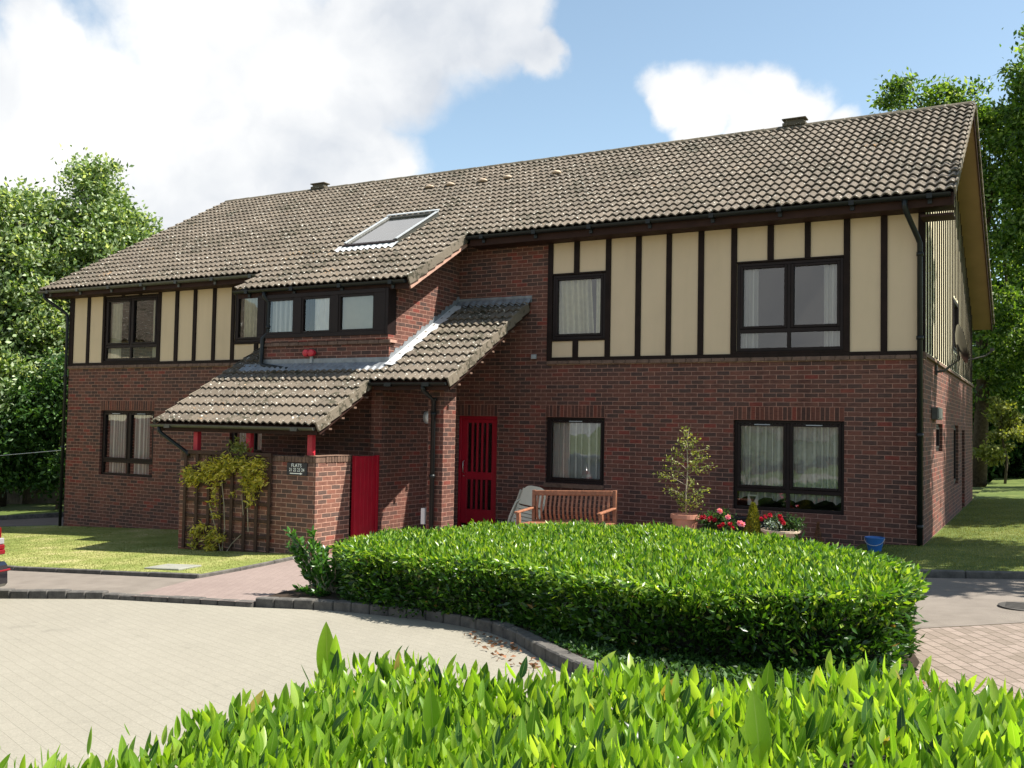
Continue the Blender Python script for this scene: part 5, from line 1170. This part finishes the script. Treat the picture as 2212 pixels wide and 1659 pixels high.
# ------------------------------------------------------------------ fence far left
fe = thing('wooden_fence', (-29, 5.5, gz(-29)), 'weathered grey close boarded fence beyond the left lawn', 'fence')
mb = MB(); A_ = Vector((-33.5, 3.6, 0)); Bv = Vector((-24.5, 8.0, 0)); n = 84; d_ = (Bv-A_)/n
for i in range(n):
    a = A_+d_*i; b = A_+d_*(i+.93); z = gz(a.x)-.05; h = 1.25+random.uniform(-.015, .015); nn = Vector((-d_.y, d_.x, 0)).normalized()*.02
    mb.hexa([(a.x, a.y, z), (b.x, b.y, z), (b.x+nn.x, b.y+nn.y, z), (a.x+nn.x, a.y+nn.y, z), (a.x, a.y, z+h), (b.x, b.y, z+h), (b.x+nn.x, b.y+nn.y, z+h), (a.x+nn.x, a.y+nn.y, z+h)])
mb.build('boards', M['fence'], fe)
for i in range(6):
    p = A_+(Bv-A_)*i/5; mb = MB(); mb.box(p.x-.06, p.y-.10, gz(p.x)-.1, p.x+.06, p.y-.01, gz(p.x)+1.28); mb.build('post', M['fence'], fe)

# ------------------------------------------------------------------ grass blades near kerbs and lawn surface
def blades(poly, n, h, name, label, seed, hoff=.09):
    r = np.random.default_rng(seed); xs_ = [p[0] for p in poly]; ys_ = [p[1] for p in poly]
    X_ = r.uniform(min(xs_), max(xs_), n); Y_ = r.uniform(min(ys_), max(ys_), n); k = inpoly(X_, Y_, poly); X_, Y_ = X_[k], Y_[k]
    o = leafcloud(name, np.stack([X_, Y_, gzv(X_)+hoff-.004], 1), np.stack([r.normal(0, .5, len(X_)), r.normal(0, .5, len(X_)), np.ones(len(X_))], 1), r.uniform(h*.5, h, len(X_)), np.full(len(X_), .0065), M['blade'], seed=seed)
    o['kind'] = 'stuff'; return tag(o, label, 'grass')
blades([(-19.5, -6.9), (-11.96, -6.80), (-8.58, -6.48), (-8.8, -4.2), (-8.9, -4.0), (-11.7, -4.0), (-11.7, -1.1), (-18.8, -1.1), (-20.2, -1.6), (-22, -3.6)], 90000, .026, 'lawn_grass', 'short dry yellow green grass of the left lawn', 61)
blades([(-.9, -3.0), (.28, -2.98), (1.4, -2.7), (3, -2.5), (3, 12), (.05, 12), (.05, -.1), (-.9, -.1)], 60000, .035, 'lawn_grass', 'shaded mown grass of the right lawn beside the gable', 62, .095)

# ------------------------------------------------------------------ climber on the trellis
cl_ = thing('climbing_plant', (-10.62, -4.08, -.36), 'golden yellow leaved climber hanging over the brown trellis', 'climbing plant')
r = np.random.default_rng(77); rd = random.Random(7)
mb = MB(); mainst = [[(-10.55, -4.09, -.36), (-10.68, -4.07, -.05), (-10.80, -4.07, .25), (-10.9, -4.07, .5)], [(-10.55, -4.09, -.36), (-10.52, -4.07, .1), (-10.55, -4.07, .5), (-10.62, -4.07, .9), (-10.6, -4.07, 1.25)], [(-10.5, -4.09, -.36), (-10.35, -4.07, -.15), (-10.15, -4.06, .02)], [(-10.1, -4.07, .35), (-10.15, -4.07, .7)], [(-9.98, -4.07, .08), (-10.02, -4.07, .6)]]
for st in mainst: mb.tube(st, .008, 6)
mb.build('stems', M['stem'], cl_)
cl_c = [(-11.36, 1.0, .16, .14), (-11.25, .88, .16, .12), (-11.1, .95, .16, .12), (-10.95, 1.02, .15, .14), (-10.8, 1.12, .16, .14), (-10.62, 1.16, .16, .16), (-10.7, .95, .12, .12), (-10.45, 1.25, .16, .13), (-10.3, 1.18, .15, .13), (-10.5, 1.05, .14, .12), (-10.1, 1.22, .14, .12), (-9.95, 1.12, .15, .12), (-9.8, 1.25, .14, .10), (-9.65, 1.22, .10, .08), (-9.85, .98, .16, .14), (-10.0, .95, .12, .13), (-9.7, .95, .14, .13), (-9.62, 1.05, .08, .10),
        (-9.95, .80, .10, .12), (-9.85, .72, .09, .10), (-9.9, .60, .07, .08), (-10.72, .80, .08, .10), (-10.70, .65, .07, .10), (-10.72, .50, .05, .07), (-10.64, .32, .05, .09), (-10.30, .72, .05, .05), (-11.1, .02, .12, .10), (-11.22, -.02, .06, .05), (-11.15, -.18, .05, .06), (-11.2, -.24, .05, .05), (-10.98, .12, .10, .06), (-10.7, .05, .09, .10), (-10.82, -.08, .12, .10), (-10.6, -.05, .05, .12), (-10.85, -.25, .08, .10), (-10.78, -.3, .06, .08), (-10.66, -.22, .04, .1), (-10.5, -.02, .06, .08), (-11.0, 1.2, .1, .06)]
P_ = []; D_ = []; w = np.array([c[2]*c[3] for c in cl_c]); w /= w.sum()
for c, wi in zip(cl_c, w):
    k = int(2900*wi); P_.append(np.stack([r.normal(c[0], c[2]*.48, k), -4.12+r.normal(0, .045, k), r.normal(c[1], c[3]*.5, k)], 1)); D_.append(np.stack([r.normal(0, .8, k), r.normal(-.5, .5, k), r.normal(-.35, .5, k)], 1))
P_ = np.concatenate(P_); D_ = np.concatenate(D_); L_ = r.uniform(.05, .10, len(P_)); leafcloud('foliage', P_, D_, L_, L_*.34, M['goldleaf'], cl_, seed=78, seg=2)
k = 500; leafcloud('foliage', np.stack([r.normal(-10.28, .10, k), -4.0+r.normal(0, .05, k), r.normal(1.40, .09, k)], 1), r.normal(0, 1, (k, 3)), r.uniform(.05, .09, k), r.uniform(.02, .035, k), M['tubleaf'], cl_, seed=79)

# ------------------------------------------------------------------ bench
def bx(mb, M_, x0, y0, z0, x1, y1, z1):
    c = [(x0, y0, z0), (x1, y0, z0), (x1, y1, z0), (x0, y1, z0), (x0, y0, z1), (x1, y0, z1), (x1, y1, z1), (x0, y1, z1)]; mb.hexa([M_ @ Vector(p) for p in c])
bz = gz(-5.45, .056)
bz = gz(-5.14, .056); be = thing('garden_bench', (-5.14, -1.8, bz), 'slatted hardwood garden bench under the ground floor window', 'bench')
Mb = Matrix.Translation((-5.14, -1.62, bz)) @ Matrix.Rotation(-.047*.95, 4, 'Y')
W2_ = .765
for sx_ in (-1, 1):
    mb = MB(); x = sx_*(W2_-.03); mb.hexa([Mb @ Vector(p) for p in ((x-.03, -.06, 0), (x+.03, -.06, 0), (x+.03, 0, 0), (x-.03, 0, 0), (x-.03, .02, .95), (x+.03, .02, .95), (x+.03, .075, .95), (x-.03, .075, .95))]); mb.build('leg', M['teak'], be, bevel=.004)
    mb = MB(); bx(mb, Mb, x-.03, -.56, 0, x+.03, -.50, .60); mb.build('leg', M['teak'], be, bevel=.004)
    mb = MB(); mb.hexa([Mb @ Vector(p) for p in ((x-.035, -.62, .60), (x+.035, -.62, .60), (x+.035, .02, .645), (x-.035, .02, .645), (x-.035, -.62, .63), (x+.035, -.62, .63), (x+.035, .02, .675), (x-.035, .02, .675))]); mb.build('armrest', M['teak'], be, bevel=.006)
mb = MB(); bx(mb, Mb, -W2_+.06, .005, .86, W2_-.06, .045, .945); mb.build('top_rail', M['teak'], be, bevel=.008)
mb = MB(); bx(mb, Mb, -W2_+.06, -.035, .40, W2_-.06, .0, .46); mb.build('back_rail', M['teak'], be)
for i in range(17):
    x = -W2_+.12+(2*W2_-.24)*i/16; mb = MB(); pts = [Mb @ Vector((x, y, z)) for y, z in ((-.02, .46), (-.045, .56), (-.04, .68), (-.0, .80), (.02, .86))]
    for a, b in zip(pts, pts[1:]): mb.bar(a, b, .036, .014, up=(0, 1, 0))
    mb.build('back_slat', M['teak'], be)
for i in range(7):
    y = -.54+i*.078; mb = MB(); bx(mb, Mb, -W2_+.0, y, .41, W2_-.0, y+.062, .432); mb.build('seat_slat', M['teak'], be, bevel=.003)
mb = MB(); bx(mb, Mb, -W2_+.06, -.545, .34, W2_-.06, -.515, .405); mb.build('front_rail', M['teak'], be)
# ------------------------------------------------------------------ folded chair leaning by the bench
fc = thing('folded_chair', (-6.4, -.45, gz(-6.4, .056)), 'cream plastic garden chair folded and leaning behind the bench', 'chair')
zc = gz(-6.4, .056); Mc = Matrix.Translation((-6.62, -.80, zc+.04)) @ Matrix.Rotation(rad(8), 4, 'Y') @ Matrix.Rotation(rad(-24), 4, 'X')
mb = MB(); n = 14; prof = [(-.22, 0), (.22, 0)]+[(.22*math.cos(t)**.6 if math.cos(t) > 0 else -.22*abs(math.cos(t))**.6, .28+.14*math.sin(t)) for t in [math.pi*k/n for k in range(n+1)]]
pts = [(x, z) for x, z in prof]
f0 = [Mc @ Vector((x, -.02, .62+z*.9)) for x, z in pts]; f1 = [Mc @ Vector((x, .012, .62+z*.9)) for x, z in pts]; k = len(pts)
mb.v = [tuple(p) for p in f0+f1]; mb.f = [tuple(range(k)), tuple(range(2*k-1, k-1, -1))]+[(i, (i+1) % k, (i+1) % k+k, i+k) for i in range(k)]
mb.build('headrest', M['chair'], fc)
for sx_ in (-1, 1):
    mb = MB(); mb.bar(Mc @ Vector((sx_*.25, .02, .0)), Mc @ Vector((sx_*.235, .02, .93)), .04, .05); mb.build('side_rail', M['chair'], fc, bevel=.006)
for i in range(8):
    mb = MB(); z = .06+i*.068; bx(mb, Mc, -.225, -.01, z, .225, .015, z+.058); mb.build('slat', M['chair'], fc, bevel=.004)
for sx_ in (-1, 1):
    mb = MB(); mb.tube([Mc @ Vector((sx_*.28, -.04, .10)), Mc @ Vector((sx_*.29, -.07, .35)), Mc @ Vector((sx_*.27, -.06, .62)), Mc @ Vector((sx_*.24, 0, .70))], .016, 8); mb.build('armrest', M['chair'], fc, smooth=True)
mb = MB(); mb.bar(Mc @ Vector((-.33, .10, .0)), Mc @ Vector((-.31, .08, .90)), .035, .07); mb.build('rear_leg', M['chair'], fc, bevel=.005)
# ------------------------------------------------------------------ pots and plants in front of the wide window
def pot(name, label, c, r0, r1, h, m, rim=.02, cat='plant pot'):
    t = thing(name, c, label, cat)
    mb = MB(); mb.lathe(c, [(r0, 0), (r0+(r1-r0)*.9, h-.07), (r1+.0, h-.07), (r1+rim, h-.065), (r1+rim, h), (r1-.01, h), (r1-.02, h-.04), (.01, h-.045)], 28); mb.build('pot', m, t, smooth=False); return t
z_ = gz(-3.6, .056)
t1 = pot('potted_tree', 'slender small leaved tree in a large terracotta tub', (-3.54, -.8, z_), .15, .205, .60, M['terracotta'], cat='potted tree')
mb = MB(); rd = random.Random(12); tips = []
mb.tube([(-3.52, -.8, z_+.5), (-3.53, -.8, z_+.9), (-3.50, -.81, z_+1.3), (-3.52, -.8, z_+1.75), (-3.49, -.8, z_+1.9)], [.014, .012, .010, .006, .003], 7)
for (ez, ex, ey) in ((.98, -.30, 0), (1.0, .30, .05), (.86, .1, -.1), (1.2, -.50, .05), (1.30, -.28, -.1), (1.38, .42, 0), (1.45, -.35, .1), (1.5, .3, -.05), (1.58, -.2, 0), (1.62, .25, .1), (1.72, -.12, .05), (1.75, .12, 0), (1.9, -.02, 0), (.92, -.14, .1), (1.1, .05, .1), (1.4, .15, -.12), (.80, .2, .0), (.76, -.1, 0)):
    s = (-3.51, -.8, z_+ez-.16); e = (-3.51+ex, -.8+ey, z_+ez); mb.tube([s, ((s[0]+e[0])/2, (s[1]+e[1])/2, (s[2]+e[2])/2+.04), e], [.005, .004, .002], 5); tips.append((s, e))
mb.build('stem', M['stem'], t1, smooth=True)
P_ = []; r = np.random.default_rng(13)
for s, e in tips:
    k = 44; t = r.uniform(.35, 1.08, k)[:, None]; P_.append(np.array(s)+(np.array(e)-np.array(s))*t+r.normal(0, .035, (k, 3)))
P_ = np.concatenate(P_); leafcloud('foliage', P_, r.normal(0, 1, P_.shape), r.uniform(.035, .065, len(P_)), r.uniform(.02, .034, len(P_)), M['tubleaf'], t1, seed=14)
def flowers(par, ctrs, m, seed, rad_=.036, npet=30):
    for i_, c_ in enumerate(ctrs): flower(par, [c_], m, seed+i_*3, rad_, npet)
def flower(par, ctrs, m, seed, rad_=.045, npet=34):
    r = np.random.default_rng(seed); P_ = []; D_ = []
    for c in ctrs:
        u = r.normal(size=(npet, 3)); u /= np.linalg.norm(u, axis=1, keepdims=True); P_.append(np.array(c)+u*.006+np.array([0, -.09, .01])); D_.append(u)
    P_ = np.concatenate(P_); D_ = np.concatenate(D_); return leafcloud('bloom', P_, D_, np.full(len(P_), rad_), np.full(len(P_), rad_*.9), m, par, seed=seed)
def bushleaves(par, cs, n, ls, m, seed):
    r = np.random.default_rng(seed); P_ = []
    for c in cs: P_.append(np.stack([r.normal(c[0], c[3]*.5, n), r.normal(c[1], .065, n), r.normal(c[2], c[4]*.5, n)], 1))
    P_ = np.concatenate(P_); L_ = r.uniform(ls*.7, ls*1.3, len(P_)); leafcloud('foliage', P_, r.normal(0, 1, P_.shape)+[0, -.2, .3], L_, L_*.5, m, par, seed=seed)
z_ = gz(-3, .056)
t2 = pot('potted_roses', 'pot of red and pink roses between the tub tree and the little conifer', (-2.98, -.85, z_), .12, .17, .26, M['terracotta'], cat='potted flowers')
bushleaves(t2, [(-3.0, -.85, z_+.42, .26, .20), (-3.15, -.85, z_+.50, .12, .12), (-2.82, -.85, z_+.42, .16, .16), (-2.95, -.85, z_+.56, .1, .1)], 420, .05, M['roseleaf'], 15)
flowers(t2, [(-3.22, -.92, z_+.545), (-3.16, -.95, z_+.56), (-3.10, -.9, z_+.52), (-3.06, -.95, z_+.55), (-2.86, -.98, z_+.47), (-2.76, -.95, z_+.48), (-2.9, -1, z_+.44), (-2.72, -.95, z_+.42), (-3.0, -.95, z_+.53)], M['petalred'], 16)
flowers(t2, [(-2.93, -.92, z_+.66), (-2.80, -.92, z_+.58), (-2.62, -.92, z_+.50), (-2.58, -.93, z_+.485)], M['petalpink'], 117, .045)
tr2 = MB(); tr2.box(-2.85, -.42, gz(-2.6, .056), -2.28, -.16, gz(-2.6, .50)); tr2.box(-2.87, -.44, gz(-2.6, .47), -2.26, -.14, gz(-2.6, .51)); tag(tr2.build('planter_trough', M['signblack'], origin=(-2.56, -.3, gz(-2.6, .05)), bevel=.008), 'black trough against the wall under the wide ground floor window', 'trough')
t3 = pot('potted_conifer', 'little golden cone shaped conifer in a pot', (-2.47, -.85, z_), .09, .12, .18, M['terracotta'], cat='potted conifer')
r = np.random.default_rng(18); n = 5200; h = r.random(n)**1.25; a = r.uniform(0, 6.283, n); rr2 = (.155*(1-h)**.75+.012)*r.uniform(.6, 1.05, n)*(1+.15*np.sin(a*3+h*9))
P_ = np.stack([-2.47+rr2*np.cos(a), -.85+rr2*np.sin(a), z_+.17+h*.63], 1); D_ = np.stack([np.cos(a)*.5, np.sin(a)*.5, np.full(n, .9)], 1)+r.normal(0, .25, (n, 3)); leafcloud('foliage', P_, D_, r.uniform(.02, .04, n), r.uniform(.006, .012, n), M['conleaf'], t3, seed=19)
t4 = thing('stone_planter', (-2.06, -.85, z_), 'pale stone bowl planter on a pedestal with red flowers and silver leaves', 'planter')
mb = MB(); zz = gz(-2.06, .056); mb.lathe((-2.06, -.85, zz), [(.14, 0), (.14, .04), (.07, .08), (.06, .16), (.10, .22), (.22, .30), (.27, .36), (.29, .365), (.29, .395), (.25, .395), (.22, .37), (.01, .36)], 28); mb.build('bowl', M['stone'], t4, smooth=False)
bushleaves(t4, [(-2.0, -.85, zz+.48, .22, .12), (-1.88, -.85, zz+.50, .14, .10), (-2.15, -.85, zz+.47, .12, .10)], 380, .05, M['roseleaf'], 20)
bushleaves(t4, [(-2.14, -.95, zz+.46, .12, .07)], 260, .04, M['silverleaf'], 22)
flowers(t4, [(-2.24, -.95, zz+.58), (-2.18, -.92, zz+.60), (-2.0, -1.0, zz+.55), (-1.97, -1.0, zz+.51), (-2.02, -.98, zz+.60), (-2.31, -.9, zz+.54)], M['petalred'], 223, .036)
for t_ in (t1, t2, t3, t4):
    t_.location = (t_.location.x+.30, t_.location.y-.85, t_.location.z+.014); t_.scale = (.99, .99, .99)
# small dead brown plant
dp = thing('dried_plant', (-1.45, -.6, gz(-1.4, .08)), 'dry brown conifer seedling by the wall left of the bucket', 'plant')
n = 900; h = r.random(n); a = r.uniform(0, 6.283, n); P_ = np.stack([-1.45+.08*(1-h)*np.cos(a), -.6+.08*(1-h)*np.sin(a), gz(-1.4, .08)+h*.38], 1); leafcloud('foliage', P_, r.normal(0, .5, (n, 3))+[0, 0, .6], r.uniform(.02, .04, n), np.full(n, .008), M['deadleaf'], dp, seed=24)
mb = MB(); mb.tube([(-1.45, -.6, gz(-1.4, .0)), (-1.45, -.6, gz(-1.4, .4))], .006, 6); mb.build('stem', M['bark'], dp)
# bucket
bk = thing('bucket', (-.56, -1.0, gz(-.6, .095)), 'blue plastic bucket with wire handle standing by the wall corner', 'bucket')
zk = gz(-.6, .09); mb = MB(); mb.lathe((-.56, -1.0, zk), [(.09, 0), (.132, .20), (.140, .20), (.140, .215), (.128, .215), (.088, .01), (.01, .01)], 26); mb.build('body', M['bucket'], bk, smooth=False)
mb = MB(); mb.tube([(-.56+.14*math.cos(t), -1.0-.02-.10*abs(math.sin(t)), zk+.20-.10*math.sin(t)) for t in [math.pi*k/10 for k in range(11)]], .004, 6); mb.build('handle', M['steel'], bk)
# drain slab & manhole
ms = MB(); ms.hexa([(x, y, gz(x, .05)) for x, y in ((-9.85, -6.28), (-9.2, -6.22), (-9.24, -5.75), (-9.88, -5.82))]+[(x, y, gz(x, .115)) for x, y in ((-9.85, -6.28), (-9.2, -6.22), (-9.24, -5.75), (-9.88, -5.82))]); tag(ms.build('inspection_cover', M['concrete'], origin=(-9.5, -6, gz(-9.5, .05)), bevel=.008), 'square concrete inspection cover set in the left lawn corner', 'drain cover')
mh = thing('manhole_cover', (1.47, -4.92, gz(1.4, .024)), 'round dark iron manhole cover in the right hand footpath', 'manhole cover')
mb = MB(); mb.lathe((1.47, -4.92, gz(1.47, .018)), [(.27, 0), (.27, .012), (.01, .012)], 28); mb.build('lid', M['iron'], mh)
mb = MB()
for k in range(5): mb.box(1.27, -5.08+k*.075, gz(1.47, .028), 1.67, -5.05+k*.075, gz(1.47, .034))
mb.build('grip_ribs', M['iron'], mh)

# ------------------------------------------------------------------ car (only its rear corner shows at the left edge)
ca = thing('parked_car', (-11.5, -9.6, gz(-11.5)), 'dark blue hatchback parked at the kerb, its tail lamp at the left edge', 'car')
cxr, cyc, cw2, zc = -9.27, -9.44, .84, gz(-10, 0)
ang = rad(17.5); Mcar = Matrix.Translation((cxr, cyc, zc)) @ Matrix.Rotation(ang, 4, 'Z') @ Matrix.Rotation(-.045, 4, 'Y')     # +x = rear
def sect(x, pts): return [Mcar @ Vector((x, y, z)) for y, z in pts]
def ring(hw, zb_, zbelt, ztop, hwt): return [(-hw*.93, zb_), (-hw, zb_+.16), (-hw*1.0, zbelt-.2), (-hw*.97, zbelt), (-hwt, ztop-.06), (-hwt*.85, ztop), (hwt*.85, ztop), (hwt, ztop-.06), (hw*.97, zbelt), (hw*1.0, zbelt-.2), (hw, zb_+.16), (hw*.93, zb_)]
secs = [(0.02, ring(.72, .30, .56, .62, .66)), (-.02, ring(.80, .20, .64, .72, .72)), (-.10, ring(.83, .18, .90, 1.02, .66)), (-.35, ring(.84, .18, .92, 1.42, .60)), (-.9, ring(.85, .18, .91, 1.48, .60)), (-1.9, ring(.85, .18, .90, 1.46, .60)), (-2.7, ring(.85, .18, .90, 1.10, .66)), (-3.0, ring(.84, .18, .86, .93, .74)), (-3.6, ring(.80, .2, .72, .76, .66)), (-3.8, ring(.68, .26, .55, .60, .58))]
mb = MB(); nn = 12
for x, rg_ in secs: mb.v += [tuple(p) for p in sect(x, rg_)]
for i in range(len(secs)-1):
    for k in range(nn): a = i*nn+k; b = i*nn+(k+1) % nn; mb.f.append((a, b, b+nn, a+nn))
mb.f.append(tuple(range(nn))); mb.f.append(tuple(range(len(secs)*nn-1, (len(secs)-1)*nn-1, -1)))
body = mb.build('body', M['carpaint'], ca, smooth=True)
ss_ = body.modifiers.new('round', 'SUBSURF'); ss_.levels = ss_.render_levels = 1
def cbox(name, x0, y0, z0, x1, y1, z1, m, par=ca, bev=.01): mb = MB(); bx(mb, Mcar, x0, y0, z0, x1, y1, z1); return mb.build(name, m, par, bevel=bev)
cbox('bumper', -.25, -.84, .22, .085, .84, .52, M['carpaint'], bev=.04)
for s_ in (-1, 1):
    y0, y1 = (s_*.62, s_*.855) if s_ > 0 else (-.855, -.62)
    lamp = cbox('tail_lamp', -.14, y0, .60, .015, y1, .66, M['lampred']); cbox('lens', -.15, y0, .661, .010, y1, .72, M['lampred'], lamp); cbox('lens', -.16, y0, .722, .002, y1, .80, M['lampclear'], lamp); cbox('lens', -.20, y0+.01, .802, -.03, y1-.01, .93, M['lampred'], lamp)
    cbox('reflector', .07, y0+(.03 if s_ > 0 else .0), .40, .092, y1-(.0 if s_ > 0 else .03), .43, M['lampred'])
cbox('rear_window', -.33, -.56, .98, -.20, .56, 1.36, M['glass'])
for wx in (-.72, -3.1):
    for s_ in (-1, 1):
        mb = MB(); a0 = Mcar @ Vector((wx, s_*.70, .29)); a1 = Mcar @ Vector((wx, s_*.86, .29)); mb.tube([a0, a0.lerp(a1, .15), a0.lerp(a1, .85), a1], [.27, .295, .295, .27], 24); wh = mb.build('wheel', M['tyre'], ca, smooth=True)
        mb = MB(); a2 = Mcar @ Vector((wx, s_*.865, .29)); mb.tube([a1, a2], [.19, .17], 20); mb.build('rim', M['steel'], wh)

# ------------------------------------------------------------------ houses across the close (they show mirrored in the windows)
def simple_house(x0, x1, y0, y1, z0, ze, zr, label):
    h = thing('brick_house', ((x0+x1)/2, (y0+y1)/2, z0), label, 'house')
    mb = MB(); mb.box(x0, y0, z0, x1, y1, z0+(ze-z0)*.5); mb.build('wall', M['brick'], h)
    mb = MB(); mb.box(x0+.01, y0+.01, z0+(ze-z0)*.5, x1-.01, y1-.01, ze)
    mb.build('boarding', M['cream_clad'], h)
    mb = MB(); e = .4; ym = (y0+y1)/2; xm = (x0+x1)/2
    if (x1-x0) > (y1-y0): A, B_ = (x0+2.2, ym, zr), (x1-2.2, ym, zr)
    else: A, B_ = (xm, y0+2.2, zr), (xm, y1-2.2, zr)
    c = [(x0-e, y0-e, ze-.1), (x1+e, y0-e, ze-.1), (x1+e, y1+e, ze-.1), (x0-e, y1+e, ze-.1)]
    if (x1-x0) > (y1-y0): mb.poly([c[0], c[1], B_, A]); mb.poly([c[1], c[2], B_]); mb.poly([c[2], c[3], A, B_]); mb.poly([c[3], c[0], A])
    else: mb.poly([c[0], c[1], A]); mb.poly([c[1], c[2], B_, A]); mb.poly([c[2], c[3], B_]); mb.poly([c[3], c[0], A, B_])
    mb.poly(c[::-1]); mb.build('roof', M['tile'], h)
    return h
simple_house(-38, -31, -24, -6, gz(-34), 5.2, 8.6, 'cream and brick house mirrored in the left hand windows')
simple_house(-16, 2, -47, -40, -1.5, 1.6, 4.0, 'tile roofed house mirrored in the right hand windows')
for o in SC.objects:
    if '_o' in o: del o['_o']
